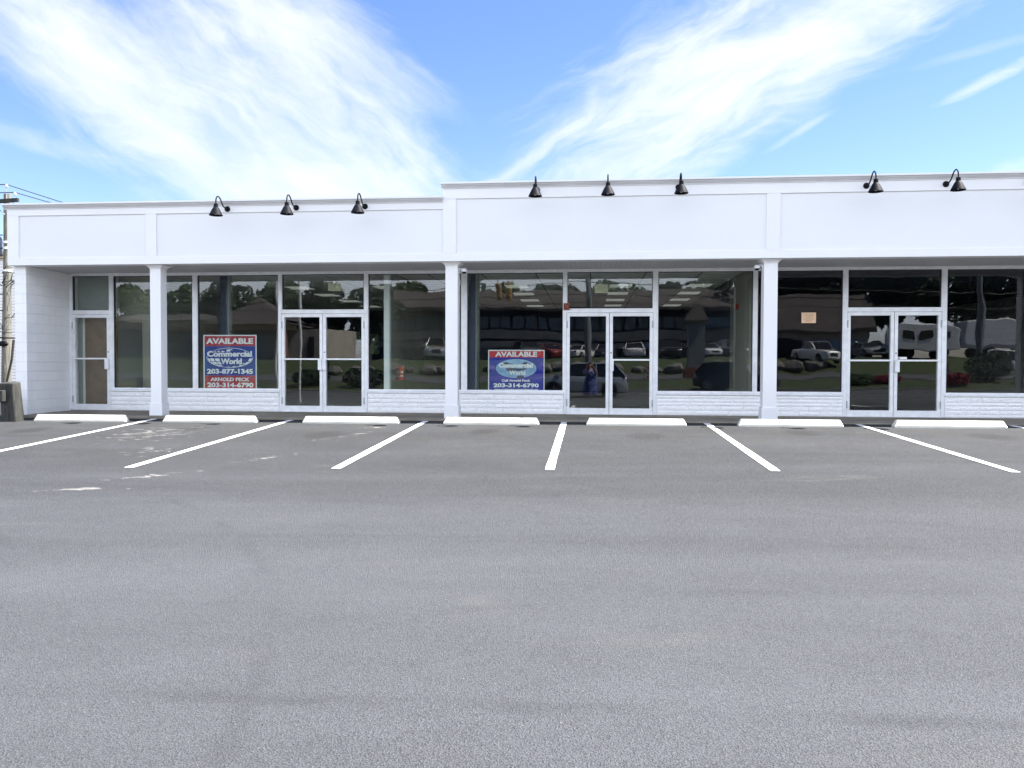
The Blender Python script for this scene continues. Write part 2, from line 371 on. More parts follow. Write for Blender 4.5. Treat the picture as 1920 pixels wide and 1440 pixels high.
# paving joints and tyre arcs: thin broken bands, some darker, some rubbed paler
def band(dist, w): return q.m('SUBTRACT', 1.0, q.sm(q.m('ABSOLUTE', dist), 0.0, w))
wob_ = q.m('MULTIPLY', q.m('SUBTRACT', mid, 0.5), 0.5)
brk = q.sm(q.noise(fl, 1.1, 4, 0.6), 0.42, 0.6)
marks = None
for (yy, w_, k) in ((3.32, 0.10, 0.26), (8.25, 0.05, 0.22)):
    e_ = q.m('MULTIPLY', q.m('MULTIPLY', band(q.m('SUBTRACT', q.m('ADD', y_, q.m('MULTIPLY', wob_, 0.35)), yy), w_), brk), k)
    marks = e_ if marks is None else q.m('MAXIMUM', marks, e_)
for (cx, cy, rad, w_, k) in ((-9.0, 1.5, 6.2, 0.10, 0.17), (-9.0, 1.5, 7.75, 0.10, 0.17), (6.5, 16.0, 8.4, 0.12, 0.17), (6.5, 16.0, 9.9, 0.12, 0.15), (2.0, -3.0, 8.0, 0.10, 0.12), (-3.0, 22.0, 13.6, 0.12, 0.14), (12, 0.0, 7.0, 0.12, 0.14)):
    dd = q.m('SQRT', q.m('ADD', q.m('POWER', q.m('ABSOLUTE', q.m('SUBTRACT', x_, cx)), 2.0), q.m('POWER', q.m('ABSOLUTE', q.m('SUBTRACT', y_, cy)), 2.0)))
    e_ = q.m('MULTIPLY', q.m('MULTIPLY', band(q.m('SUBTRACT', q.m('ADD', dd, q.m('MULTIPLY', wob_, 0.3)), rad), w_), brk), k)
    marks = q.m('MAXIMUM', marks, e_)
col = q.mix(marks, col, (0.020, 0.021, 0.024, 1))
pale = q.m('MULTIPLY', q.sm(q.noise(q.xyz(q.m('MULTIPLY', x_, 0.55), q.m('MULTIPLY', y_, 1.5), 21.0), 1.0, 6, 0.65, 0.5), 0.60, 0.74), 0.35)
col = q.mix(pale, col, (0.115, 0.112, 0.105, 1))
for (ox, oy, orr, k) in ((-9.9, 13.3, 0.35, .6), (-7.1, 13.7, 0.3, .5), (-4.4, 12.9, 0.4, .5), (-1.8, 13.5, 0.32, .6), (0.9, 13.0, 0.4, .5), (3.5, 13.6, 0.35, .6), (6.3, 13.2, 0.4, .55)):
    sp_ = q.m('MULTIPLY', q.sm(q.m('ADD', ell(q, x_, y_, ox, oy, orr, orr * 1.6), q.m('MULTIPLY', q.m('SUBTRACT', mid, 0.5), 1.6)), 0.0, 0.9), k)
    col = q.mix(sp_, col, (0.022, 0.021, 0.021, 1))
oil = q.m('MULTIPLY', q.sm(q.noise(q.xyz(q.m('MULTIPLY', x_, 0.5), q.m('MULTIPLY', y_, 0.9), 9.0), 1.0, 4, 0.6, 0.4), 0.66, 0.8), 0.35)
col = q.mix(oil, col, (0.04, 0.04, 0.045, 1))
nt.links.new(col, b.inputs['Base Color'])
b.inputs['Roughness'].default_value = 0.88; b.inputs['Specular IOR Level'].default_value = 0.3
nt.links.new(q.bump(q.m('ADD', q.m('MULTIPLY', vor.outputs['Distance'], 0.6), grit), 1.0, 0.010), b.inputs['Normal'])

m, q, b, t = custom('line_paint'); M['paint'] = m; nt = m.node_tree
n1 = q.noise(t, 60, 4, 0.7); n2 = q.noise(t, 3.0, 5, 0.65)
wear = q.m('MULTIPLY', q.sm(q.m('ADD', n1, q.m('MULTIPLY', n2, 0.6)), 0.84, 1.02), 0.85)
nt.links.new(q.mix(wear, (0.80, 0.80, 0.79, 1), (0.16, 0.16, 0.165, 1)), b.inputs['Base Color']); b.inputs['Roughness'].default_value = 0.7
nt.links.new(q.bump(n1, 1.0, 0.005), b.inputs['Normal'])


# ------------------------------------------------------------------ object helpers
def tag(o, label=None, cat=None, group=None, kind=None):
    if label: o['label'] = label
    if cat: o['category'] = cat
    if group: o['group'] = group
    if kind: o['kind'] = kind
    return o


def empty(name, loc=(0, 0, 0), rz=0.0):
    o = bpy.data.objects.new(name, None); COL.objects.link(o); o.location = loc; o.rotation_euler = (0, 0, rz)
    o.empty_display_size = 0.2
    return o


class MB:
    def __init__(s): s.b = bmesh.new()
    def box(s, x0, x1, y0, y1, z0, z1):
        v = [s.b.verts.new(p) for p in ((x0, y0, z0), (x1, y0, z0), (x1, y1, z0), (x0, y1, z0), (x0, y0, z1), (x1, y0, z1), (x1, y1, z1), (x0, y1, z1))]
        for f in ((3, 2, 1, 0), (4, 5, 6, 7), (0, 1, 5, 4), (1, 2, 6, 5), (2, 3, 7, 6), (3, 0, 4, 7)): s.b.faces.new([v[i] for i in f])
        return s
    def poly(s, pts, f):
        v = [s.b.verts.new(p) for p in pts]
        for k in f: s.b.faces.new([v[i] for i in k])
        return s
    def prism(s, prof, axis, a0, a1):
        """extrude closed 2-D profile along axis: 'x' -> (y,z), 'y' -> (x,z), 'z' -> (x,y)"""
        def P(p, a): return {'x': (a, p[0], p[1]), 'y': (p[0], a, p[1]), 'z': (p[0], p[1], a)}[axis]
        A = [s.b.verts.new(P(p, a0)) for p in prof]; B = [s.b.verts.new(P(p, a1)) for p in prof]
        n = len(prof)
        for i in range(n): s.b.faces.new((A[i], A[(i + 1) % n], B[(i + 1) % n], B[i]))
        s.b.faces.new(A[::-1]); s.b.faces.new(B)
        return s
    def lathe(s, prof, c=(0, 0, 0), n=20, axis='z'):
        rings = []
        for r_, h in prof:
            ring = []
            for k in range(n):
                a = 2 * math.pi * k / n
                p = (r_ * math.cos(a), r_ * math.sin(a), h)
                if axis == 'y': p = (p[0], p[2], p[1])
                if axis == 'x': p = (p[2], p[0], p[1])
                ring.append(s.b.verts.new((p[0] + c[0], p[1] + c[1], p[2] + c[2])))
            rings.append(ring)
        for A, B in zip(rings, rings[1:]):
            for k in range(n): s.b.faces.new((A[k], A[(k + 1) % n], B[(k + 1) % n], B[k]))
        if prof[0][0] > 1e-4: s.b.faces.new(rings[0][::-1])
        if prof[-1][0] > 1e-4: s.b.faces.new(rings[-1])
        return s
    def tube(s, pts, r, n=8):
        pts = [Vector(p) for p in pts]; rings = []
        rr = r if isinstance(r, (list, tuple)) else [r] * len(pts)
        ref = Vector((0.123, 0.456, 0.88))
        for i, p in enumerate(pts):
            d = (pts[min(i + 1, len(pts) - 1)] - pts[max(i - 1, 0)]).normalized()
            if abs(d.dot(ref)) > 0.95: ref = Vector((0.9, 0.2, 0.1))
            a = d.cross(ref).normalized(); bb = d.cross(a)
            rings.append([s.b.verts.new(p + rr[i] * (a * math.cos(2 * math.pi * k / n) + bb * math.sin(2 * math.pi * k / n))) for k in range(n)])
        for A, B in zip(rings, rings[1:]):
            for k in range(n): s.b.faces.new((A[k], A[(k + 1) % n], B[(k + 1) % n], B[k]))
        s.b.faces.new(rings[0][::-1]); s.b.faces.new(rings[-1])
        return s
    def loft(s, secs, closed=True):
        rings = [[s.b.verts.new(p) for p in sec] for sec in secs]; n = len(rings[0])
        for A, B in zip(rings, rings[1:]):
            for k in range(n if closed else n - 1): s.b.faces.new((A[k], A[(k + 1) % n], B[(k + 1) % n], B[k]))
        if closed: s.b.faces.new(rings[0][::-1]); s.b.faces.new(rings[-1])
        return s
    def xform(s, mtx): bmesh.ops.transform(s.b, matrix=mtx, verts=s.b.verts); return s
    def build(s, name, mt, parent=None, bevel=0.0, smooth=False, loc=None, seg=2):
        bmesh.ops.recalc_face_normals(s.b, faces=s.b.faces)
        me = bpy.data.meshes.new(name); s.b.to_mesh(me); s.b.free()
        me.materials.append(mt if not isinstance(mt, str) else M[mt])
        o = bpy.data.objects.new(name, me); COL.objects.link(o)
        if parent: o.parent = parent
        if loc: o.location = loc
        if smooth:
            for p in me.polygons: p.use_smooth = True
            md = o.modifiers.new('edge', 'EDGE_SPLIT'); md.split_angle = R(38)
        if bevel > 0:
            md = o.modifiers.new('bevel', 'BEVEL'); md.width = bevel; md.segments = seg; md.limit_method = 'ANGLE'; md.angle_limit = R(40)
        return o


def copy_tree(o, parent=None):
    c = o.copy(); COL.objects.link(c); c.parent = parent
    for ch in list(o.children): copy_tree(ch, c)
    return c


def clear_group(c, **kw):
    for k, v in kw.items(): c[k] = v
    return c


# ------------------------------------------------------------------ ground
def GZ(x, y):
    xc = max(-14, min(14, x)); d = max(15.2 - y, 0)
    d = min(d, 19.0)
    z = 0.088 + 0.002 * xc - 0.0285 * d + 0.0015 * xc * min(d, 6)
    if x < -12.6 and y > 8: z -= min((-12.6 - x) * 0.11, 1.3) * min(1, (y - 8) / 6)
    for (ya, yb, h) in ((-14, -20, 0.5), (-20, -30, 0.3), (-30, -36, 1.35)):
        if y < ya: z += min(1.0, (ya - y) / (ya - yb)) * h
    return z


xs = [-500, -250, -120, -60, -40, -30] + [-26 + i for i in range(0, 12)] + [-14 + 0.5 * i for i in range(57)] + [15.5, 18, 22, 30, 45, 60, 120, 250, 500]
ys = [-500, -250, -150, -100, -75, -60, -50, -45, -42, -39, -36, -35, -33, -30, -25, -20, -17, -14, -10, -7, -4] + [-2 + 0.5 * i for i in range(34)] + [14.9, 15.15, 15.5, 17, 20, 25, 30, 40, 60, 100, 200, 500]
gm = bmesh.new()
gv = [[gm.verts.new((x, y, GZ(x, y))) for y in ys] for x in xs]
for i in range(len(xs) - 1):
    for j in range(len(ys) - 1): gm.faces.new((gv[i][j], gv[i + 1][j], gv[i + 1][j + 1], gv[i][j + 1]))
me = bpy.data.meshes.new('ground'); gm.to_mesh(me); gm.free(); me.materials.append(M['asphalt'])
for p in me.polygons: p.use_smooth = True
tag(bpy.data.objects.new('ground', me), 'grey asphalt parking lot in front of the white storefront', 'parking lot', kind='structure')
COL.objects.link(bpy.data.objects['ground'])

# walkway slab with rounded kerb edge
wk = MB().prism([(15.2, -0.05), (15.2, 0.108), (15.215, 0.122), (17.2, 0.1275), (17.2, -0.05)], 'x', -11.5, 13.0).build('walkway', 'concrete')
tag(wk, 'worn concrete walkway with low kerb under the storefront canopy', 'walkway', kind='structure')

# ------------------------------------------------------------------ parking lines
LX = [(-8.62, -8.55), (-5.82, -5.78), (-3.14, -3.10), (-0.485, -0.475), (2.16, 2.155), (4.88, 4.80), (7.55, 7.45)]
LN = ['leftmost white stall line, running out of the left side of the photo', 'white stall line beside the chipped old paint, second from the left',
      'white stall line between the double door stop and the middle column', 'nearly straight white stall line in front of the middle double door',
      'white stall line that starts left of the right-hand column', 'white stall line starting under the right double door', 'white stall line at the far right edge of the lot']
for (xa, xb), lab in zip(LX, LN):
    sec = []
    n = 24
    for i in range(n + 1):
        f = i / n; y = 15.12 + (9.52 - 15.12) * f; x = xa + (xb - xa) * f
        w = 0.055 + 0.003 * math.sin(7 * f + xa) + random.uniform(-0.003, 0.003)
        z0 = GZ(x, y) + 0.004
        sec.append([(x - w, y, z0), (x + w, y, z0), (x + w, y, z0 + 0.003), (x - w, y, z0 + 0.003)])
    o = MB().loft(sec).build('parking_line', 'paint')
    tag(o, lab, 'parking line', 'painted stall lines on the lot')

# ------------------------------------------------------------------ wheel stops
WS = [(-10.83, -8.96), (-8.19, -6.33), (-5.41, -3.56), (-2.71, -0.93), (-0.06, 1.74), (2.66, 4.48), (5.35, 7.23)]
WL = ['white concrete wheel stop in front of the single door at the left wall', 'white wheel stop in front of the taller red and blue sign',
      'white wheel stop in front of the left double door', 'white wheel stop at the foot of the middle column',
      'white wheel stop in front of the middle double door', 'white wheel stop at the foot of the right-hand column', 'white wheel stop in front of the right double door']
for i, ((xa, xb), lab) in enumerate(zip(WS, WL)):
    e = empty('wheel_stop', ((xa + xb) / 2, 14.725, 0), R([0.4, -0.3, 0.5, 0.2, -0.4, 0.3, -0.3][i]))
    L = (xb - xa) / 2; zb = GZ((xa + xb) / 2, 14.65) - 0.01; z1 = zb + 0.135
    o = MB()
    def ring(x, f):  # cross-section shrinks toward chamfered ends
        h = zb + 0.135 * f
        return [(x, -0.088, zb), (x, -0.09, zb + min(0.042, 0.135 * f * 0.7)), (x, -0.048, h), (x, 0.048, h), (x, 0.09, zb + min(0.042, 0.135 * f * 0.7)), (x, 0.088, zb)]
    o.loft([ring(-L, 0.35), ring(-L + 0.05, 1.0), ring(0, 1.0), ring(L - 0.05, 1.0), ring(L, 0.35)])
    o.build('wheel_stop_body', 'stop', e, bevel=0.008)
    for sx_ in (-L * 0.62, L * 0.62):
        MB().lathe([(0.0, z1 + 0.004), (0.016, z1 + 0.003), (0.018, z1 - 0.01)], (sx_, 0, 0), 10).build('anchor_pin', 'galv', e)
    tag(e, lab, 'wheel stop', 'wheel stops along the walkway')

# ------------------------------------------------------------------ storefront building
B = empty('storefront_building', (0, 17, 0.12))
tag(B, 'long white single-storey strip of shops with stepped parapet, glass fronts and square columns', 'building')
BI = Matrix.Translation(-Vector(B.location))
def bp(mb, name, mt, parent=None, **k):
    """a part (or sub-part) of the building, given in world coordinates"""
    o = mb.build(name, mt, None, **k)
    o.parent = parent or B; o.matrix_parent_inverse = BI if parent is None else Matrix()
    return o


F0 = 15.30   # face of the recessed fascia panels; frame boards stand 25 mm proud
YB = 15.272
XL, XM, XR = -11.83, -2.835, 12.6
fa = MB().box(XL + 0.005, XM - 0.002, F0, 15.55, 3.167, 4.395)
fl_ = bp(fa, 'fascia', 'panel')
fb = MB()
fb.box(XL, XM - 0.002, YB, 15.31, 3.165, 3.315)
fb.box(XL, XM - 0.002, YB, 15.31, 4.165, 4.33)
fb.box(XL, -11.587, YB + 0.001, 15.31, 3.315, 4.165)
fb.box(-8.87, -8.646, YB + 0.001, 15.31, 3.315, 4.165)
bp(fb, 'fascia_frame', 'white', fl_, bevel=0.004)
fh = bp(MB().box(XM, XR, F0, 15.55, 3.167, 4.655), 'fascia', 'panel')
fh['label'] = 'taller right-hand fascia'
fb = MB()
fb.box(XM - 0.003, XR, YB, 15.31, 3.1645, 3.315)
fb.box(XM - 0.003, XR, YB, 15.31, 4.36, 4.60)
for a_, b_ in ((XM - 0.003, -2.583), (3.243, 3.493), (9.30, 9.55)): fb.box(a_, b_, YB + 0.001, 15.31, 3.315, 4.36)
bp(fb, 'fascia_frame', 'white', fh, bevel=0.004)
CR = [(15.32, 0), (15.258, 0), (15.258, 0.018), (15.248, 0.022), (15.236, 0.034), (15.214, 0.050), (15.208, 0.052), (15.208, 0.064), (15.190, 0.068), (15.190, 0.076), (15.32, 0.076)]
CAP = [(15.32, 0.0765), (15.170, 0.0765), (15.170, 0.108), (15.32, 0.112)]
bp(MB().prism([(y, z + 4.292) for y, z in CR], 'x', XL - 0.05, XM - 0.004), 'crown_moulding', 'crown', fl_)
bp(MB().prism([(y, z + 4.292) for y, z in CAP], 'x', XL - 0.055, XM - 0.004), 'parapet_cap', 'white', fl_)
bp(MB().prism([(y, z + 4.55) for y, z in CAP], 'x', XM - 0.032, XR), 'parapet_cap', 'white', fh)
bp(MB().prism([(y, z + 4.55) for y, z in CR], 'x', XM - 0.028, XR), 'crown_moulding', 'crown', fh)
bp(MB().box(XL - 0.05, XM, 15.551, 30.0, 3.50, 4.25), 'roof', 'panel')
bp(MB().box(XM + 0.002, XR, 15.551, 30.0, 3.50, 4.52), 'roof', 'panel')
# soffit with trim along the glass head
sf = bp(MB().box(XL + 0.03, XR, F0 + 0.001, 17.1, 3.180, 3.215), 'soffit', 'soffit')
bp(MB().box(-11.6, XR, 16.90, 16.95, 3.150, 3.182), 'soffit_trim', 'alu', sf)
# outer walls
bp(MB().prism([(-11.80, 15.42), (-11.545, 15.42), (-11.652, 17.02), (-11.652, 30.0), (-11.80, 30.0)], 'z', 0.0, 3.178), 'end_wall', 'block', bevel=0.008)
bp(MB().box(-11.80, -11.652, 17.11, 30.0, 3.1785, 3.499), 'end_wall', 'block')
bp(MB().box(XR - 0.2, XR, 17.0, 30.0, 0.0, 3.49), 'end_wall', 'block')
bp(MB().box(-11.80, XR - 0.201, 17.07, 17.105, 3.216, 3.499), 'lintel', 'block')
bw = MB()
for x0, x1, z0, z1 in ((-11.65, -8.95, 0, 3.49), (-7.95, XR - 0.2, 0, 3.49), (-8.95, -7.95, 0, 1.5), (-8.95, -7.95, 2.36, 3.49)): bw.box(x0, x1, 29.8, 29.99, z0, z1)
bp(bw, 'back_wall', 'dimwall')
# columns
for i, (a_, b_) in enumerate(((-8.87, -8.643), (-2.815, -2.573), (3.236, 3.49), (9.30, 9.55))):
    c_ = bp(MB().box(a_, b_, 15.42, 15.66, 0.12, 3.165), 'column', 'white', bevel=0.006)
    bp(MB().box(a_ - 0.022, b_ + 0.022, 15.398, 15.682, 0.119, 0.355).prism([(a_ - 0.022, 0.355), (b_ + 0.022, 0.355), (b_ + 0.004, 0.378), (a_ - 0.004, 0.378)], 'y', 15.40, 15.68), 'plinth', 'white', c_, bevel=0.004)
    cap = MB()
    def sq(o_, z): return [(a_ - o_, 15.42 - o_, z), (b_ + o_, 15.42 - o_, z), (b_ + o_, 15.66 + o_, z), (a_ - o_, 15.66 + o_, z)]
    cap.loft([sq(0.003, 3.085), sq(0.008, 3.10), sq(0.03, 3.125), sq(0.062, 3.15), sq(0.066, 3.152), sq(0.066, 3.164)])
    bp(cap, 'capital', 'white', c_)

# stone bulkhead panels: separate hewn blocks laid in uneven courses
def stone_panel(x0, x1, seed):
    rr = random.Random(seed); mb = MB(); b_ = mb.b
    z = 0.128; courses = []
    while z < 0.545:
        h = rr.choice((0.055, 0.075, 0.095, 0.11, 0.085))
        if 0.545 - (z + h) < 0.045: h = 0.545 - z
        courses.append((z, h)); z += h
    for (z, h) in courses:
        x = x0 - rr.uniform(0, 0.3)
        while x < x1 - 0.01:
            L = rr.uniform(0.32, 0.85); xa = max(x, x0); xb = min(x + L, x1); x += L
            if xb - xa < 0.02: continue
            nx = max(2, int((xb - xa) / 0.035)); nz = max(2, int(h / 0.028)); off = rr.uniform(-0.006, 0.006)
            gap = 0.0018
            grid = []
            for i in range(nx + 1):
                row = []
                for j in range(nz + 1):
                    fx, fz = i / nx, j / nz
                    ed = min(fx, 1 - fx, 1) * (xb - xa); ez = min(fz, 1 - fz) * h
                    k = min(1.0, min(ed, ez) / 0.012)
                    y = 16.935 + 0.006 * (1 - k) - k * (off * .6 + rr.uniform(0, 0.008))
                    row.append(b_.verts.new((xa + gap + (xb - xa - 2 * gap) * fx, y, z + gap + (h - 2 * gap) * fz)))
                grid.append(row)
            for i in range(nx):
                for j in range(nz): b_.faces.new((grid[i][j], grid[i + 1][j], grid[i + 1][j + 1], grid[i][j + 1]))
    mb.box(x0, x1, 16.945, 17.06, 0.1, 0.552)
    o = bp(mb, 'bulkhead', 'stone')
    return o


for i, (a_, b_) in enumerate(((-10.70, -6.79), (-4.80, -0.562), (1.392, 5.155), (7.156, 12.3))): stone_panel(a_, b_, 11 + i)

# glazing ------------------------------------------------------------------
YF, YG0, YG1 = 16.945, 16.994, 17.000
def pane(x0, x1, z0, z1, parent, mt): return bp(MB().box(x0, x1, YG0, YG1, z0, z1), 'pane', mt, parent)
def window(x0, x1, z0, z1, mt, fw=0.03, name='window'):
    f = MB()
    f.box(x0, x1, YF + 0.012, 17.05, z0, z0 + fw); f.box(x0, x1, YF + 0.012, 17.05, z1 - fw, z1)
    f.box(x0, x0 + fw * 0.7, YF + 0.012, 17.05, z0 + fw, z1 - fw); f.box(x1 - fw * 0.7, x1, YF + 0.012, 17.05, z0 + fw, z1 - fw)
    w = bp(f, name, 'alu')
    bp(MB().box(x0 + fw * 0.7, x0 + fw * 0.7 + 0.012, YF + 0.02, 17.03, z0 + fw, z1 - fw).box(x1 - fw * 0.7 - 0.012, x1 - fw * 0.7, YF + 0.02, 17.03, z0 + fw, z1 - fw)
       .box(x0 + fw * 0.7 + 0.012, x1 - fw * 0.7 - 0.012, YF + 0.02, 17.03, z1 - fw - 0.014, z1 - fw), 'gasket', 'alu_dark', w)
    pane(x0 + fw * 0.7 + 0.002, x1 - fw * 0.7 - 0.002, z0 + fw - 0.002, z1 - fw + 0.002, w, mt)
    return w


HZ = 3.152
WINS = [(-10.634, -8.751, GLS[0]), (-8.671, -6.785, GLS[1]), (-4.807, -2.735, GLS[2]), (-2.645, -0.558, GLS[0]), (1.39, 3.365, GLS[1]), (3.42, 5.158, M['tintglass']), (7.153, 9.6, M['tintglass']), (9.66, 12.38, M['tintglass'])]
for a_, b_, gm_ in WINS: window(a_, b_, 0.60, HZ, gm_)
# sill caps
for a_, b_ in ((-10.634, -6.785), (-4.807, -0.558), (1.39, 5.158), (7.153, 12.38)):
    bp(MB().prism([(16.905, 0.553), (16.905, 0.585), (16.955, 0.5995), (17.07, 0.5995), (17.07, 0.553)], 'x', a_, b_), 'sill', 'alu', bevel=0.003)
# mullions full height
for a_, b_ in ((-8.751, -8.671), (-2.735, -2.645), (3.365, 3.42), (9.6, 9.66)): bp(MB().box(a_, b_, YF, 17.06, 0.60, HZ), 'mullion', 'alu', bevel=0.004)
for a_, b_ in ((-11.651, -11.602), (-10.708, -10.634), (-6.785, -6.733), (-4.868, -4.807), (-0.558, -0.502), (1.312, 1.39), (5.158, 5.226), (7.078, 7.153)): bp(MB().box(a_, b_, YF, 17.06, 0.128, HZ), 'mullion', 'alu', bevel=0.004)


def leaf(x0, x1, bar, handle, hside, mt, lock=True, bl=0):
    z0, z1, st = 0.137, 2.268, 0.066
    f = MB(); y0, y1 = YF + 0.006, 17.035
    f.box(x0, x0 + st, y0, y1, z0, z1); f.box(x1 - st, x1, y0, y1, z0, z1)
    f.box(x0 + st, x1 - st, y0, y1, z1 - 0.072, z1); f.box(x0 + st, x1 - st, y0, y1, z0, z0 + 0.122)
    d = bp(f, 'door', 'alu', bevel=0.003)
    pane(x0 + st - 0.002, x1 - st + 0.002, z0 + 0.12, z1 - 0.07, d, mt)
    if bar:
        bp(MB().box(x0 + st * 0.8, x1 - st * 0.8, 16.905, 16.930, 1.262, 1.297).box(x0 + st * 0.8, x0 + st * 0.8 + 0.03, 16.930, 16.953, 1.262, 1.297).box(x1 - st * 0.8 - 0.03, x1 - st * 0.8, 16.930, 16.953, 1.262, 1.297), 'push_bar', 'alu', d, bevel=0.004)
    if handle:
        hx = (x0 + 0.0, x0 + 0.085) if hside == 'l' else (x1 - 0.085, x1 - 0.0)
        h = MB().box(hx[0], hx[1], 16.885, 16.90, 1.045, 1.275)
        if hside == 'l': h.box(hx[0], hx[0] + 0.015, 16.90, 16.952, 1.045, 1.275)
        else: h.box(hx[1] - 0.015, hx[1], 16.90, 16.952, 1.045, 1.275)
        bp(h, 'pull_handle', 'alu', d, bevel=0.003)
    if lock:
        cx = x0 + 0.033 if hside == 'l' else x1 - 0.033
        bp(MB().lathe([(0.018, 16.953), (0.018, 16.944), (0.010, 16.942), (0.0, 16.942)], (cx, 0, 1.43), 14, 'y'), 'lock_cylinder', 'galv', d)
    hx = x1 - 0.008 if hside == 'l' else x0 + 0.008
    for zz in (0.30, 1.95): bp(MB().lathe([(0.011, zz), (0.011, zz + 0.15)], (hx, YF - 0.004, 0), 8), 'hinge', 'galv', d)
    return d


DG = M['doorglass']
leaf(-11.598, -10.712, True, True, 'r', DG)
leaf(-6.729, -5.807, True, True, 'r', DG, False); leaf(-5.797, -4.872, True, True, 'l', DG)
leaf(-0.497, 0.396, False, False, 'r', DG, False); leaf(0.407, 1.308, True, True, 'l', DG)
leaf(5.230, 6.150, True, False, 'r', M['tintglass'], False); leaf(6.161, 7.074, True, True, 'l', M['tintglass'], True)
for a_, b_ in ((-11.602, -10.708), (-6.733, -4.868), (-0.502, 1.312), (5.226, 7.078)):
    bp(MB().box(a_, b_, YF + 0.003, 17.05, 2.273, 2.336), 'door_head', 'alu', bevel=0.003)
    bp(MB().box(a_, b_, YF - 0.02, 17.05, 0.1265, 0.135), 'threshold', 'alu')
for a_, b_, gm_ in ((-11.602, -10.708, GLS[2]), (-6.733, -4.868, GLS[0]), (-0.502, 1.312, GLS[2]), (5.226, 7.078, M['tintglass'])): window(a_, b_, 2.336, HZ, gm_, 0.024, 'transom_window')

# interior ------------------------------------------------------------------
bp(MB().box(-11.65, XR - 0.2, 17.061, 29.8, 0.05, 0.13), 'interior_floor', 'infloor')
cl_ = bp(MB().box(-11.65, 3.30, 17.11, 29.8, 3.205, 3.25), 'ceiling', 'tile')
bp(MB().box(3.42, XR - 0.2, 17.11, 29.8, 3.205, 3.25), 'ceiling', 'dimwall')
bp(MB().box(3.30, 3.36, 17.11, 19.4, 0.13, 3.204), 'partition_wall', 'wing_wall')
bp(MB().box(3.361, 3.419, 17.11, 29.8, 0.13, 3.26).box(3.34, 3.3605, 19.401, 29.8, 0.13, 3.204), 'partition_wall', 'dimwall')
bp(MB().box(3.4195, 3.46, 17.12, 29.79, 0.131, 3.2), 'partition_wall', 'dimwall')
bp(MB().box(-4.475, -4.35, 17.08, 17.22, 0.13, 3.204), 'interior_column', 'inwhite')
bp(MB().box(-4.43, -4.36, 17.221, 24.5, 0.13, 3.204), 'partition_wall', 'wing_wall')
bp(MB().box(-2.61, -2.46, 17.10, 17.45, 0.13, 3.204), 'interior_column', 'dimwall')
bp(MB().box(-2.4595, -2.445, 17.10, 17.45, 0.13, 3.2), 'column_lit_face', 'green_wall')  # lit side of the dark column, put in as a paler slab
ic = bp(MB().box(-8.44, -8.255, 17.6, 17.8, 0.13, 3.204), 'interior_column', 'dimwall')
bp(MB().box(-8.2545, -8.24, 17.6, 17.8, 0.13, 3.2), 'column_lit_face', 'green_wall', ic)  # daylight on this column's side, given as a lighter colour
pw = bp(MB().box(-11.64, -10.68, 17.24, 17.30, 2.24, 3.204).box(-11.64, -11.53, 17.24, 17.30, 0.13, 2.24), 'partition_wall', 'green_wall')
bp(MB().box(-11.475, -10.70, 17.23, 17.26, 0.131, 2.238), 'plywood_panel', 'ply', pw)
bp(MB().box(-11.529, -11.476, 17.22, 17.28, 0.131, 2.238), 'panel_trim', 'inwhite', pw)
bp(MB().box(-10.90, -9.95, 17.4, 17.46, 2.11, 3.204).box(-10.20, -9.95, 17.4, 17.46, 0.13, 2.11), 'partition_wall', 'wing_wall')
li = []
for cx in (-7.7, -5.35):
    for cy in (20.7, 22.9, 25.2, 27.6): li.append((cx, cy))
for cx in (-1.9, 0.77, 2.75):
    for cy in (20.7, 22.9, 25.2, 27.6): li.append((cx, cy))
for cx, cy in li:
    l_ = bp(MB().box(cx - 0.31, cx + 0.31, cy - 0.40, cy + 0.40, 3.196, 3.2045), 'ceiling_light', 'alu_dark')
    bp(MB().box(cx - 0.285, cx + 0.285, cy - 0.375, cy + 0.375, 3.186, 3.1955), 'diffuser', 'lens', l_)
# back window
wf = MB()
for x0, x1, z0, z1 in ((-8.95, -8.90, 1.5, 2.36), (-8.0, -7.95, 1.5, 2.36), (-8.90, -8.0, 1.5, 1.55), (-8.90, -8.0, 2.31, 2.36), (-8.90, -8.0, 1.91, 1.95)): wf.box(x0, x1, 29.86, 29.93, z0, z1)
bp(wf, 'back_window', 'alu_dark')
ho = bp(MB().box(3.02, 3.08, 18.3, 18.4, 2.42, 2.55), 'fire_strobe', 'lampred'); ho.location.x += 0.215

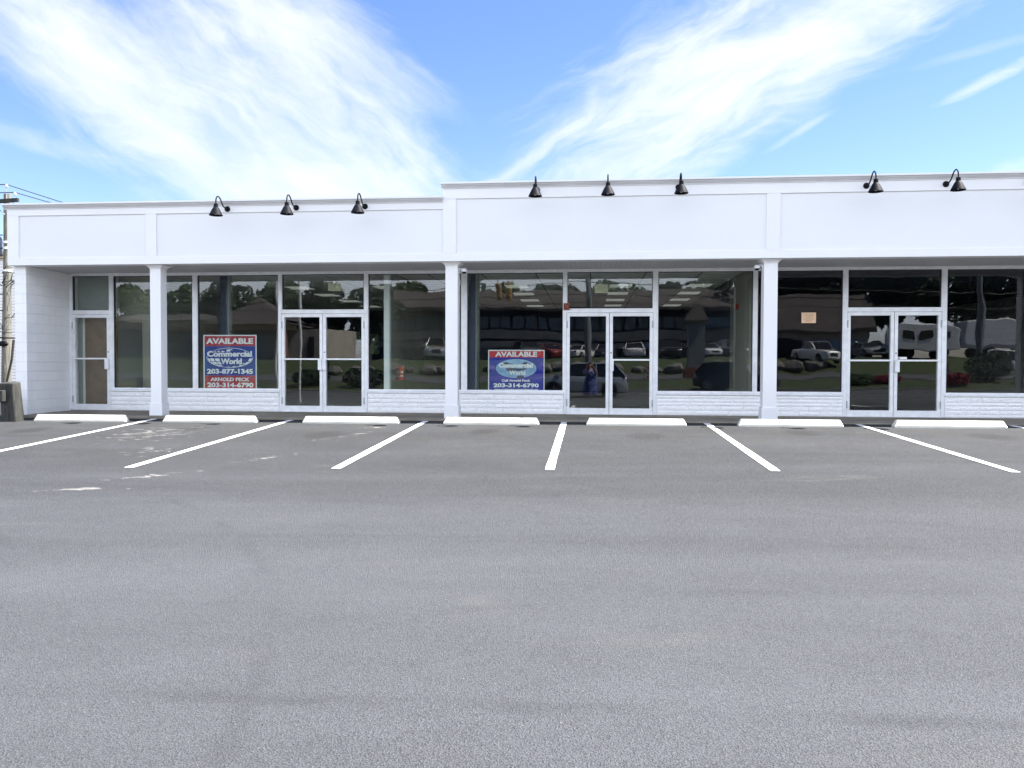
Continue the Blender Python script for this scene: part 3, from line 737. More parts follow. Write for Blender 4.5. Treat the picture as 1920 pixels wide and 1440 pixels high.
# ------------------------------------------------------------------ gooseneck lamps
LP = [(-7.156, 4.232), (-5.752, 4.236), (-4.372, 4.240), (-1.022, 4.492), (0.309, 4.497), (1.628, 4.499), (5.013, 4.466), (6.402, 4.469), (7.80, 4.472)]
LL = ['black gooseneck lamp over the taller sign, leftmost of the lamps on the low parapet', 'black gooseneck lamp above the left double door, middle one on the low parapet',
      'black gooseneck lamp nearest the parapet step on the low parapet', 'black lamp seen head-on just right of the parapet step',
      'black lamp seen straight on above the middle double door', 'black lamp with its wall plate peeping out at left, third right of the step',
      'black gooseneck lamp bending right, first beyond the fascia post at right', 'black gooseneck lamp above the last double door at right', 'black gooseneck lamp cut off by the right edge of the photo']
def lamp_proto():
    e = empty('gooseneck_lamp')
    MB().lathe([(0.0, -0.003), (0.056, -0.003), (0.056, -0.014), (0.047, -0.030), (0.026, -0.036), (0.0, -0.037)], (0, 0, 0), 24, 'y').build('wall_plate', 'black', e, smooth=True)
    pts = [(0, 0.0, 0), (0, -0.06, -0.001), (0, -0.12, 0.002), (0, -0.165, 0.012), (0, -0.205, 0.034), (0, -0.24, 0.066), (0, -0.275, 0.103), (0, -0.31, 0.136), (0, -0.345, 0.157), (0, -0.385, 0.168), (0, -0.425, 0.163), (0, -0.46, 0.143), (0, -0.483, 0.11), (0, -0.494, 0.065), (0, -0.496, 0.0)]
    MB().tube(pts, 0.0125, 10).build('arm', 'black', e, smooth=True)
    MB().lathe([(0.0, 0.012), (0.030, 0.012), (0.038, 0.006), (0.040, -0.014), (0.036, -0.017), (0.036, -0.024), (0.042, -0.027), (0.042, -0.044), (0.040, -0.058)], (0, -0.496, 0), 20).build('collar', 'black', e, smooth=True)
    sh = MB().lathe([(0.040, -0.055), (0.050, -0.064), (0.068, -0.092), (0.124, -0.205), (0.128, -0.214), (0.126, -0.216), (0.121, -0.205), (0.064, -0.092), (0.046, -0.066)], (0, -0.496, 0), 32)
    sh.build('shade', 'black', e, smooth=True)
    MB().lathe([(0.0, -0.20), (0.028, -0.19), (0.034, -0.16), (0.026, -0.11), (0.018, -0.075)], (0, -0.496, 0), 14).build('bulb', 'inner', e, smooth=True)
    return e
lamp0 = lamp_proto()
for i, (x, z) in enumerate(LP):
    o = lamp0 if i == 0 else copy_tree(lamp0)
    o.location = (x, YB - 0.0, z)
    tag(o, LL[i], 'lamp', 'gooseneck lamps along the parapet')

# ------------------------------------------------------------------ text helper
def text_mb(body, x0, x1, z0, z1, y, bold=0.02, depth=0.0015, keep=False, shear=0.0):
    cu = bpy.data.curves.new('t', 'FONT'); cu.body = body; cu.size = 1.0; cu.offset = bold; cu.extrude = 0.5; cu.shear = shear; cu.resolution_u = 3
    o = bpy.data.objects.new('t', cu); COL.objects.link(o)
    dg = bpy.context.evaluated_depsgraph_get(); me = bpy.data.meshes.new_from_object(o.evaluated_get(dg))
    bpy.data.objects.remove(o); bpy.data.curves.remove(cu)
    mb = MB(); mb.b.from_mesh(me); bpy.data.meshes.remove(me)
    vx = [v.co.x for v in mb.b.verts]; vy = [v.co.y for v in mb.b.verts]
    ax, bx_, az, bz = min(vx), max(vx), min(vy), max(vy)
    for v in mb.b.verts:
        v.co = Vector((x0 + (v.co.x - ax) / (bx_ - ax) * (x1 - x0), y - depth * (0.5 + v.co.z), z0 + (v.co.y - az) / (bz - az) * (z1 - z0)))
    return mb


def merge(a, b_):
    me = bpy.data.meshes.new('tmp'); b_.b.to_mesh(me); b_.b.free(); a.b.from_mesh(me); bpy.data.meshes.remove(me); return a


def ellipse_mb(cx, cz, rx, rz, y0, y1, n=48):
    return MB().prism([(cx + rx * math.cos(2 * math.pi * k / n), cz + rz * math.sin(2 * math.pi * k / n)) for k in range(n)], 'y', y0, y1)


def ell_ring(cx, cz, rx, rz, w, y0, y1, n=56, a0=0, a1=360):
    mb = MB(); secs = []
    for k in range(n + 1):
        a = R(a0 + (a1 - a0) * k / n); c, s_ = math.cos(a), math.sin(a)
        secs.append([(cx + rx * c, y0, cz + rz * s_), (cx + (rx - w) * c, y0, cz + (rz - w) * s_), (cx + (rx - w) * c, y1, cz + (rz - w) * s_), (cx + rx * c, y1, cz + rz * s_)])
    return mb.loft(secs)


# ------------------------------------------------------------------ sign 1 (square)
YS = 17.030
def sp(mb, name, mt, parent, root, **k):
    o = mb.build(name, mt, None, **k); o.parent = parent; o.matrix_parent_inverse = Matrix.Translation(-Vector(root.location)) if parent == root else Matrix(); return o
s1 = empty('window_sign', (-7.945, YS, 0.60))
tag(s1, 'square red and blue AVAILABLE sign with white border and two phone numbers, behind the glass', 'sign', 'available signs in the shop windows')
X0, X1, Z0, Z1 = -8.559, -7.332, 0.607, 1.812
sp(MB().box(X0, X1, YS, YS + 0.012, Z0, Z1), 'sign_board', 'signwhite', s1, s1)
def U(px): return X0 + (px - 180) / 890.0 * (X1 - X0)
def V(py): return Z1 - (py - 253) / 912.0 * (Z1 - Z0)
sp(MB().box(U(202), U(1052), YS - 0.003, YS - 0.0005, V(440), V(272)).box(U(202), U(1052), YS - 0.003, YS - 0.0005, V(1158), V(936)), 'red_band', 'signred', s1, s1)
sp(MB().box(U(202), U(1052), YS - 0.003, YS - 0.0005, V(935), V(441)), 'blue_field', 'signblue', s1, s1)
YT = YS - 0.0045
t1 = text_mb('AVAILABLE', U(228), U(1015), V(405), V(308), YT, 0.042)
for bd, a_, b_, c_, d_, bo in (('203-877-1345', 243, 1010, 908, 822, 0.042), ('ARNOLD PECK', 298, 952, 1030, 968, 0.042), ('203-314-6790', 245, 1016, 1134, 1050, 0.042)):
    merge(t1, text_mb(bd, U(a_), U(b_), V(c_), V(d_), YT, bo))
sp(t1, 'lettering', 'signwhite', s1, s1)
gl_ = ell_ring(U(625), V(635), U(1012) - U(625), (V(468) - V(800)) / 2, 0.010, YS - 0.0046, YS - 0.003)
def globe_grid(mb, cx, cz, rx, rz, cells, y0, y1):
    for (a0, a1, b0, b1) in cells:   # cells in longitude/latitude of a flattened globe
        pts = []
        for (a, b_) in ((a0, b0), (a1, b0), (a1, b1), (a0, b1)):
            la = R(b_); lo = R(a); pts.append((cx + rx * math.sin(lo) * math.cos(la), cz + rz * math.sin(la)))
        mb.prism(pts, 'y', y0, y1)
cells = [(-80, -66, -22, -4), (-62, -46, -22, -4), (-42, -28, -22, -4), (-78, -64, -44, -26), (-60, -45, -44, -26), (-41, -28, -44, -26), (-70, -55, -62, -48), (-50, -38, -62, -48),
         (60, 80, -22, -4), (58, 78, -44, -26), (40, 54, -52, -34), (50, 72, -64, -50), (20, 40, -74, -62), (-24, -8, -82, -70), (-30, -18, 36, 44), (-60, -50, 34, 40), (-45, -36, 36, 44), (-12, 2, 40, 58), (4, 12, 52, 62)]
globe_grid(gl_, U(625), V(635), (U(1012) - U(625)) * 0.98, (V(468) - V(800)) / 2 * 0.98, cells, YS - 0.0046, YS - 0.003)
sp(gl_, 'globe_logo', 'signwhite', s1, s1)
# dark outline behind the logo words keeps them readable over the globe
bl_ = merge(text_mb('Commercial', U(232), U(1006), V(636), V(512), YS - 0.0052, 0.09), text_mb('World', U(462), U(838), V(756), V(634), YS - 0.0052, 0.09))
sp(bl_, 'logo_outline', 'signblue', s1, s1)
tw = merge(text_mb('Commercial', U(243), U(995), V(620), V(522), YS - 0.0072, 0.045), text_mb('World', U(475), U(826), V(744), V(646), YS - 0.0072, 0.045))
sp(tw, 'logo_lettering', 'signwhite', s1, s1)

# ------------------------------------------------------------------ sign 2 (wide)
s2 = empty('window_sign', (-1.572, YS, 0.60))
tag(s2, 'wider royal blue AVAILABLE sign with pale blue globe, left of the middle doors', 'sign', 'available signs in the shop windows')
X0, X1, Z0, Z1 = -2.178, -0.966, 0.600, 1.488
def U(px): return X0 + (px - 205) / 1455.0 * (X1 - X0)
def V(py): return Z1 - (py - 207) / 1075.0 * (Z1 - 0.600)
sp(MB().box(X0, X1, YS, YS + 0.012, Z0, Z1), 'sign_board', 'signwhite', s2, s2)
sp(MB().box(U(232), U(1636), YS - 0.003, YS - 0.0005, V(405), V(236)), 'red_band', 'signred2', s2, s2)
sp(MB().box(U(232), U(1636), YS - 0.003, YS - 0.0005, V(1275), V(406)), 'blue_field', 'signblue2', s2, s2)
sp(ellipse_mb(U(930), V(690), U(1455) - U(930), (V(445) - V(935)) / 2, YS - 0.0045, YS - 0.0025), 'globe_logo', 'globe', s2, s2)
def blob(pts, y0, y1): return MB().prism([(U(a), V(b_)) for a, b_ in pts], 'y', y0, y1)
ld = blob([(600, 545), (680, 520), (740, 548), (850, 575), (880, 600), (640, 620)], YS - 0.0058, YS - 0.004)
for p in ([(1080, 560), (1150, 515), (1230, 530), (1290, 570), (1340, 610), (1180, 620)], [(650, 690), (760, 670), (1000, 690), (1180, 680), (1210, 705), (1080, 740), (900, 760), (740, 760), (680, 730)], [(930, 905), (1000, 870), (1100, 868), (1150, 900), (1060, 945), (960, 940)]): merge(ld, blob(p, YS - 0.0058, YS - 0.004))
sp(ld, 'land_shapes', 'land', s2, s2)
t2 = text_mb('AVAILABLE', U(388), U(1470), V(385), V(252), YS - 0.0045, 0.042)
for bd, a_, b_, c_, d_, bo in (('Call Arnold Peck', 560, 1298, 1030, 968, 0.042), ('203-314-6790', 345, 1515, 1180, 1070, 0.042), ('www.arnoldpeckscommercialworld.com', 365, 1495, 1262, 1208, 0.03)):
    merge(t2, text_mb(bd, U(a_), U(b_), V(c_), V(d_), YS - 0.0045, bo))
sp(t2, 'lettering', 'signwhite', s2, s2)
sp(merge(text_mb('Commercial', U(480), U(1360), V(668), V(545), YS - 0.0075, 0.045), text_mb('World', U(752), U(1168), V(856), V(742), YS - 0.0075, 0.045)), 'logo_lettering', 'signwhite', s2, s2)

# ------------------------------------------------------------------ notices, alarm, cameras
def notice(x0, x1, z0, z1, y, mt, lab, lines, tab=False):
    e = empty('paper_notice', ((x0 + x1) / 2, y, z0)); tag(e, lab, 'notice')
    pb = MB(); n = 6
    secs = []
    for i in range(n + 1):
        f = i / n; bow = -0.004 * math.sin(math.pi * f)
        x = x0 + (x1 - x0) * f
        secs.append([(x, y + bow, z0), (x, y + bow + 0.0015, z0), (x, y + bow + 0.0015, z1), (x, y + bow, z1)])
    pb.loft(secs)
    if tab: pb.box((x0 * 0.65 + x1 * 0.35), (x0 * 0.4 + x1 * 0.6), y - 0.001, y + 0.001, z1, z1 + 0.025)
    sp(pb, 'sheet', mt, e, e)
    if lines:
        lb = MB(); rr = random.Random(int(x0 * 100))
        for k in range(lines):
            zz = z1 - (z1 - z0) * (0.14 + 0.72 * k / max(1, lines - 1)); w_ = (x1 - x0) * rr.uniform(0.35, 0.8); xx = (x0 + x1) / 2 - w_ / 2 + rr.uniform(-.02, .02)
            while xx < (x0 + x1) / 2 + w_ / 2:
                l_ = rr.uniform(0.006, 0.02); lb.box(xx, xx + l_, y - 0.0065, y - 0.005, zz, zz + 0.005); xx += l_ + 0.006
        sp(lb, 'printed_lines', 'ink', e, e)
notice(-5.70, -5.405, 2.765, 2.945, 17.012, 'cream', 'blank cream paper taped inside the transom of the left double door', 0, True)
notice(0.083, 0.374, 2.69, 2.873, 17.012, 'cream', 'blank cream paper taped inside the transom of the middle double door', 0, True)
notice(4.329, 4.617, 2.046, 2.262, 16.990, 'peach', 'peach permit sheet with faint print on the dark window right of the right-hand column', 8)
ps = empty('push_sticker', (6.34, 16.93, 1.30)); tag(ps, 'small white strip reading Push above the handle of the right double door', 'sticker')
sp(MB().box(6.205, 6.42, 16.9895, 16.992, 1.305, 1.352), 'strip', 'signwhite', ps, ps)
sp(text_mb('Push', 6.215, 6.292, 1.314, 1.346, 16.989, 0.02), 'lettering', 'ink', ps, ps)
al = empty('fire_alarm_bell', (-0.50, 16.94, 2.40)); tag(al, 'rusty red alarm bell box on the frame beside the middle double door', 'alarm bell')
sp(MB().box(-0.565, -0.435, 16.915, 16.944, 2.325, 2.475), 'back_box', 'rust', al, al, bevel=0.008)
sp(MB().lathe([(0.050, 16.916), (0.050, 16.900), (0.040, 16.885), (0.018, 16.876), (0.0, 16.874)], (-0.50, 0, 2.40), 20, 'y'), 'gong', 'rust', al, al, smooth=True)
def camera_unit(x, y, z, sgn, lab):
    e = empty('security_camera', (x, y, z)); tag(e, lab, 'security camera', 'security cameras at the column tops')
    sp(MB().box(x - sgn * 0.058, x - sgn * 0.044, y - 0.05, y + 0.05, z - 0.065, z + 0.05), 'mount_plate', 'camwhite', e, e, bevel=0.004)
    sp(MB().tube([(x - sgn * 0.05, y, z + 0.025), (x - sgn * 0.015, y, z + 0.035), (x + sgn * 0.03, y, z + 0.028)], 0.018, 10), 'bracket', 'camwhite', e, e, smooth=True)
    sp(MB().lathe([(0.0, 0.045), (0.03, 0.043), (0.052, 0.03), (0.057, 0.01), (0.057, -0.018), (0.052, -0.024)], (x + sgn * 0.042, y, z), 20), 'housing', 'camwhite', e, e, smooth=True)
    sp(MB().lathe([(0.046, -0.022), (0.044, -0.036), (0.030, -0.054), (0.0, -0.062)], (x + sgn * 0.042, y, z), 18), 'dome', 'domeblack', e, e, smooth=True)
camera_unit(-2.512, 15.55, 3.012, 1, 'white dome security camera on the right side of the middle column')
camera_unit(3.176, 15.55, 3.03, -1, 'white dome security camera on the left side of the right-hand column')

# ------------------------------------------------------------------ left edge: guard rail, pole, clapboard house
gr = empty('guard_rail', (-11.3, 14.6, 0)); tag(gr, 'weathered grey timber guard rail post and beam at the left end of the shops', 'guard rail')
pz = GZ(-11.3, 14.6) - 0.05
sp(MB().loft([[(-11.40, 14.50, pz), (-11.10, 14.50, pz), (-11.10, 14.76, pz), (-11.40, 14.76, pz)], [(-11.47, 14.52, pz + 0.80), (-11.18, 14.52, pz + 0.80), (-11.18, 14.76, pz + 0.82), (-11.47, 14.76, pz + 0.82)]]), 'post', 'oldwood', gr, gr, bevel=0.025)
sp(MB().box(-11.52, -11.30, 14.40, 14.499, pz + 0.44, pz + 0.66), 'block_end', 'oldwood', gr, gr, bevel=0.012)
sp(MB().box(-15.5, -11.521, 14.41, 14.52, pz + 0.43, pz + 0.65), 'beam', 'newwood', gr, gr, bevel=0.01)
sp(MB().box(-14.2, -13.95, 14.521, 14.75, pz - 1.0, pz + 0.8), 'post', 'oldwood', gr, gr, bevel=0.02)

UPX, UPY = -24.78, 32.0
up_ = empty('utility_pole', (UPX, UPY, -1.4)); tag(up_, 'wooden utility pole with crossarm and insulators at the left edge', 'utility pole')
sp(MB().tube([(UPX - 0.16, UPY, -1.5), (UPX - 0.10, UPY, 2.0), (UPX + 0.0, UPY, 6.0), (UPX + 0.02, UPY, 8.35)], [0.21, 0.18, 0.155, 0.135], 14), 'pole_shaft', 'polewood', up_, up_, smooth=True)
sp(MB().box(-1.2, 0.62, -0.06, 0.06, -0.075, 0.075).xform(Matrix.Translation((UPX + 0.05, UPY - 0.2, 8.03)) @ Matrix.Rotation(R(-3), 4, 'Y')), 'crossarm', 'oldwood', up_, up_)
sp(MB().tube([(UPX + 0.45, UPY - 0.2, 7.95), (UPX + 0.02, UPY - 0.17, 7.45)], 0.02, 6).tube([(UPX - 0.45, UPY - 0.2, 7.9), (UPX + 0.02, UPY - 0.17, 7.45)], 0.02, 6), 'brace', 'galv', up_, up_)
for ix, iz, pin in ((UPX + 0.14, 8.62, 0.5), (UPX + 0.52, 8.28, 0.2), (UPX - 0.9, 8.22, 0.2)):
    p_ = sp(MB().tube([(ix, UPY - 0.2, iz - pin), (ix, UPY - 0.2, iz)], 0.018, 6), 'insulator_pin', 'galv', up_, up_)
    sp(MB().lathe([(0.02, -0.06), (0.07, -0.045), (0.07, -0.02), (0.035, -0.015), (0.06, 0.0), (0.06, 0.02), (0.03, 0.035), (0.03, 0.06), (0.0, 0.065)], (ix, UPY - 0.2, iz + 0.05), 12), 'insulator', 'insul', p_, up_, smooth=True)
sp(MB().tube([(UPX + 0.0, UPY - 0.2, 0.2), (UPX + 0.32, UPY - 0.25, 1.3), (UPX + 0.42, UPY - 0.25, 2.15)], 0.05, 8).tube([(UPX + 0.48, UPY - 0.25, 2.22), (UPX - 0.35, UPY - 0.25, 2.25)], 0.035, 8), 'lamp_arm', 'oldwood', up_, up_)
sp(MB().lathe([(0.0, -0.16), (0.08, -0.14), (0.11, -0.05), (0.08, 0.05), (0.0, 0.08)], (0, 0, 0), 14).xform(Matrix.Translation((UPX - 0.05, UPY - 0.3, 2.02)) @ Matrix.Scale(2.4, 4, (1, 0, 0))), 'lamp_head', 'black', up_, up_, smooth=True)
for zz in (5.05, 6.0, 6.25): sp(MB().lathe([(0.155, 0), (0.185, 0.01), (0.185, 0.09), (0.155, 0.10)], (UPX + (-0.02 if zz < 5.5 else 0.0), UPY, zz), 14), 'band', 'insul', up_, up_)
sp(MB().lathe([(0, 0), (0.22, 0.02), (0.25, 0.1), (0.25, 0.75), (0.2, 0.85), (0, 0.88)], (UPX - 0.5, UPY - 0.05, 5.7), 14), 'transformer', 'galv', up_, up_, smooth=True)
rr = random.Random(3)
vn = MB()
for k in range(26):
    a = rr.uniform(0, 6.28); z0 = rr.choice((2.8, 2.4, 4.4, 0.6, 4.7)) + rr.uniform(-.3, .3)
    p0 = Vector((UPX - 0.05 + 0.17 * math.cos(a), UPY + 0.17 * math.sin(a), z0)); p1 = p0 + Vector((rr.uniform(-.2, .5), rr.uniform(-.3, 0), rr.uniform(-.1, .35))); p2 = p1 + Vector((rr.uniform(-.15, .35), rr.uniform(-.1, .1), rr.uniform(-.1, .25)))
    vn.tube([p0, p1, p2], [0.022, 0.014, 0.006], 5)
sp(vn, 'dead_vine', 'oldwood', up_, up_)
def wire(pts0, pts1, sag, lab, r=0.012, n=18, tick=False):
    a, b_ = Vector(pts0), Vector(pts1); P = []
    for i in range(n + 1):
        f = i / n; p = a.lerp(b_, f); p.z -= 4 * sag * f * (1 - f); P.append(p)
    o = MB().tube(P, r, 5).build('power_line', 'cable'); tag(o, lab, 'power line', 'overhead wires')
    return o
wire((UPX + 0.14, UPY - 0.2, 8.72), (UPX + 3.6, UPY + 27, 7.9), 0.15, 'thin black wire running down to the right from the top insulator of the wooden pole', 0.02)
wire((UPX + 0.52, UPY - 0.2, 8.38), (UPX + 4.7, UPY + 27, 7.9), 0.15, 'thin black wire running down to the right from the arm-end insulator of the wooden pole', 0.02)
wire((UPX + 0.14, UPY - 0.2, 8.72), (UPX - 25, UPY - 6, 9.4), 0.6, 'thin black wire leaving the top of the wooden pole to the left', 0.02)
wire((UPX + 0.52, UPY - 0.2, 8.38), (UPX - 25, UPY - 6.5, 9.1), 0.6, 'thin black wire crossing in front of the wooden pole top to the left', 0.02)
for k, zz in enumerate((6.6, 6.05, 5.75, 4.1, 3.4)):
    wire((UPX - 0.1, UPY - 0.15, zz), (UPX - 25, UPY - 4 - k, zz + 0.5), 0.4, ['upper service cable left of the pole, above its white bands', 'service cable at the upper white band of the pole', 'service cable just under the white bands of the pole', 'low communication cable left of the pole', 'lowest communication cable left of the pole'][k], 0.025)
ch = empty('clapboard_building', (-45, 50, -2)); tag(ch, 'white clapboard house side glimpsed behind the utility pole', 'building')
sp(MB().box(-75, -31.5, 46, 58, -3, 7.55), 'wall', 'clap', ch, ch)
sp(MB().box(-75.3, -31.2, 45.75, 58.3, 7.56, 7.95), 'roof', 'fascia_tan', ch, ch)
wb = sp(MB().box(-37.6, -36.4, 45.93, 45.99, 2.2, 4.2), 'window', 'white', ch, ch)
sp(MB().box(-37.5, -36.5, 45.90, 45.925, 2.3, 4.1), 'pane', 'winfar', wb, ch)

# ====================================================================== the far side of the lot and street (seen in the shop glass)
def sheet(name, x0, x1, y0, y1, lift, mt, lab, cat, nx=24, ny=10, kind='structure'):
    mb = MB(); gr_ = []
    for i in range(nx + 1):
        x = x0 + (x1 - x0) * i / nx
        gr_.append([mb.b.verts.new((x, y0 + (y1 - y0) * j / ny, GZ(x, y0 + (y1 - y0) * j / ny) + lift)) for j in range(ny + 1)])
    for i in range(nx):
        for j in range(ny): mb.b.faces.new((gr_[i][j], gr_[i + 1][j], gr_[i + 1][j + 1], gr_[i][j + 1]))
    o = mb.build(name, mt, smooth=True); tag(o, lab, cat, kind=kind); return o
sheet('grass_verge', -60, 60, -19.9, -14.0, 0.012, 'grass', 'strip of mown grass between the lot and the street', 'grass')
sheet('grass_bank', -60, 60, -36, -30.0, 0.016, 'grass', 'grassy bank between the street and the far parking lot', 'grass')
sheet('road', -200, 200, -30, -20, 0.010, 'road', 'grey street beyond the grass verge', 'road', 60, 10)
for y0, w_, nm in ((-13.9, 0.16, 'near'), (-20.0, 0.15, 'street')):
    mb = MB(); secs = []
    for i in range(41):
        x = -60 + 3 * i; z = GZ(x, y0); secs.append([(x, y0 - w_, z - 0.1), (x, y0, z - 0.1), (x, y0, z + 0.12), (x, y0 - w_, z + 0.12)])
    tag(mb.loft(secs).build('kerb', 'path'), 'pale concrete kerb along the %s edge of the grass verge' % nm, 'kerb', kind='structure')


# ---- cars
def paint(name, c, metal=0.3, rough=0.25): return mat(name, c, rough, metal, coat=0.6)
PAINT = {'silver': paint('silver_car_paint', (0.42, 0.45, 0.48), 0.5), 'black': paint('black_car_paint', (0.010, 0.011, 0.014), 0.1), 'white': paint('white_car_paint', (0.78, 0.78, 0.78), 0.0),
         'grey': paint('grey_car_paint', (0.10, 0.105, 0.11), 0.4), 'red': paint('red_car_paint', (0.30, 0.02, 0.02), 0.1), 'blue': paint('blue_car_paint', (0.03, 0.06, 0.14), 0.2), 'ylw': paint('yellow_hood_paint', (0.55, 0.33, 0.03), 0.0)}


def car(name, kind, col, x, y, heading, label, group='cars on and beyond the lot', hood=None):
    P = PAINT[col]
    L, Wd, H, wb, wr = {'suv': (4.65, 1.86, 1.70, 2.72, 0.36), 'sedan': (4.6, 1.8, 1.45, 2.7, 0.32), 'pickup': (5.5, 1.95, 1.85, 3.4, 0.39), 'jeep': (4.3, 1.85, 1.85, 2.55, 0.41)}[kind]
    e = empty(name, (x, y, GZ(x, y) + 0.005), R(heading)); tag(e, label, 'car', group)
    h = L / 2; w = Wd / 2; belt = H * (0.62 if kind != 'sedan' else 0.64); hood_z = belt * (0.93 if kind != 'jeep' else 1.0); g0 = wr * 0.62
    rear_x = {'suv': -h + 0.12, 'sedan': -h + 0.95, 'pickup': -0.5, 'jeep': -h + 0.1}[kind]; ws0 = {'suv': h - 1.05, 'sedan': h - 1.25, 'pickup': h - 1.55, 'jeep': h - 1.35}[kind]
    roof0, roof1 = ws0 - {'suv': 0.85, 'sedan': 0.85, 'pickup': 0.7, 'jeep': 0.25}[kind], rear_x + {'suv': 0.55, 'sedan': 0.65, 'pickup': 0.15, 'jeep': 0.08}[kind]
    rear_belt = belt if kind != 'sedan' else belt * 0.98
    # lower hull from cross sections
    st = [(-h, g0 + 0.22, rear_belt * 0.86, w * 0.80), (-h + 0.08, g0 + 0.05, rear_belt * 0.95, w * 0.90), (-h + 0.45, g0, rear_belt, w * 0.985), (-0.3, g0, belt, w), (ws0 - 0.1, g0, belt, w), (ws0 + 0.05, g0, belt * 0.985, w), (h - 0.55, g0, hood_z * 0.97, w * 0.98), (h - 0.15, g0 + 0.03, hood_z * 0.88, w * 0.90), (h, g0 + 0.15, hood_z * 0.70, w * 0.76)]
    mb = MB()
    def sec(xx, zb, zt, hw):
        m_ = zb + (zt - zb) * 0.55; c_ = min(0.09, (zt - zb) * 0.2)
        half = [(hw * 0.86, zb), (hw * 0.97, zb + 0.08), (hw, m_), (hw * 0.985, zt - c_), (hw * 0.92, zt - 0.01), (hw * 0.6, zt + 0.012)]
        return [(xx, a, b_) for a, b_ in half] + [(xx, -a, b_) for a, b_ in half[::-1]]
    mb.loft([sec(*q_) for q_ in st])
    # roof cap and pillars
    rw = w * (0.74 if kind != 'jeep' else 0.86)
    mb.loft([[(roof0 + 0.05, rw * .94, H - .055), (roof0 + 0.05, -rw * .94, H - .055), (roof0 + 0.05, -rw * .9, H - 0.03), (roof0 + .05, rw * .9, H - 0.03)], [((roof0 + roof1) / 2, rw, H - .05), ((roof0 + roof1) / 2, -rw, H - .05), ((roof0 + roof1) / 2, -rw * .92, H), ((roof0 + roof1) / 2, rw * .92, H)], [(roof1 - 0.05, rw * .94, H - .06), (roof1 - 0.05, -rw * .94, H - .06), (roof1 - .05, -rw * .9, H - 0.03), (roof1 - .05, rw * .9, H - 0.03)]])
    for sgn in (1, -1):
        mb.tube([(ws0, sgn * w * 0.93, belt * 0.97), (roof0, sgn * rw * 0.97, H - 0.05)], 0.035, 6)
        mb.tube([(rear_x, sgn * w * 0.92, rear_belt * 0.97), (roof1, sgn * rw * 0.97, H - 0.05)], 0.05, 6)
        mid = (roof0 + roof1) / 2 + (-0.1)
        mb.tube([(mid, sgn * w * 0.965, belt * 0.97), (mid, sgn * rw * 0.99, H - 0.05)], 0.035, 6)
        if kind in ('suv', 'jeep'): mb.tube([(rear_x + 0.85, sgn * w * 0.965, belt * 0.97), (rear_x + 0.95, sgn * rw * 0.99, H - 0.05)], 0.04, 6)
    body = mb.build('body', P, e, smooth=True)
    # glasshouse
    gb = MB().loft([[(roof1 + 0.02, rw * .95, H - .06), (roof1 + .02, -rw * .95, H - .06), (roof0 - .02, -rw * .95, H - .06), (roof0 - .02, rw * .95, H - .06)], [(rear_x + .01, w * .93, rear_belt * .965), (rear_x + .01, -w * .93, rear_belt * .965), (ws0 - .01, -w * .93, belt * .965), (ws0 - .01, w * .93, belt * .965)]])
    gb.build('window', 'carglass', e)
    # wheels with dark arches
    for sx_ in (wb / 2, -wb / 2):
        for sgn in (1, -1):
            yy = sgn * (w - 0.10)
            MB().lathe([(wr + 0.06, -0.10), (wr + 0.06, 0.112)], (sx_, yy, wr), 24, 'y').build('wheel_arch', 'dark', e)
            ty = MB().lathe([(wr * 0.66, -0.1), (wr * 0.95, -0.11), (wr, -0.07), (wr, 0.07), (wr * 0.95, 0.118), (wr * 0.66, 0.12)], (sx_, yy, wr), 24, 'y').build('tyre', 'rubber', e, smooth=True)
            rm = MB().lathe([(wr * 0.64, 0.10), (wr * 0.66, 0.121), (wr * 0.60, 0.123), (wr * 0.56, 0.09)], (sx_, yy, wr), 24, 'y')
            for k in range(5):
                a = k * 2 * math.pi / 5 + .3
                for da in (-0.12, 0.12): rm.tube([(sx_ + 0.03 * math.cos(a), yy + sgn * .118, wr + 0.03 * math.sin(a)), (sx_ + wr * .6 * math.cos(a + da), yy + sgn * .118, wr + wr * .6 * math.sin(a + da))], 0.018, 5)
            rm.lathe([(0.05, 0.11), (0.05, 0.13), (0, 0.132)], (sx_, yy, wr), 10, 'y')
            if sgn < 0:
                for v in rm.b.verts:
                    pass
            rm.build('rim', 'rim', ty)
    for sgn in (1, -1):
        MB().loft([[(h - 0.30, sgn * w * 0.90, hood_z * .70), (h - 0.30, sgn * w * .93, hood_z * .82), (h - 0.28, sgn * w * .6, hood_z * .84), (h - .28, sgn * w * .6, hood_z * .72)], [(h - 0.06, sgn * w * 0.80, hood_z * .70), (h - 0.10, sgn * w * .80, hood_z * .80), (h - 0.03, sgn * w * .52, hood_z * .80), (h - .0, sgn * w * .52, hood_z * .71)]]).build('headlight', 'lampclr', e)
        MB().box(-h - 0.005, -h + 0.16, sgn * w * 0.76 - 0.1, sgn * w * 0.76 + 0.1, rear_belt * .74, rear_belt * .9).build('tail_light', 'lampred', e, bevel=0.02)
        MB().box(ws0 - 0.22, ws0 - 0.06, sgn * (w + 0.02) - 0.08, sgn * (w + 0.02) + 0.08, belt - 0.02, belt + 0.12).build('mirror', P, e, bevel=0.03)
    MB().box(h - 0.09, h + 0.004, -w * 0.48, w * 0.48, hood_z * .50, hood_z * .76).build('grille', 'dark', e, bevel=0.02)
    MB().box(-h - 0.012, -h + 0.05, -0.26, 0.26, rear_belt * .55, rear_belt * .68).build('number_plate', 'signwhite', e)
    if hood:
        MB().box(ws0 + 0.05, h - 0.5, -w * .7, w * .7, hood_z * .99, hood_z * 1.03).build('bonnet', PAINT[hood], e, bevel=0.02)
    if kind == 'jeep': MB().lathe([(0.0, -0.14), (0.36, -0.12), (0.38, 0), (0.36, 0.1), (0.0, 0.12)], (-h - 0.1, 0, 0.95), 20, 'x').build('spare_wheel', 'rubber', e, smooth=True)
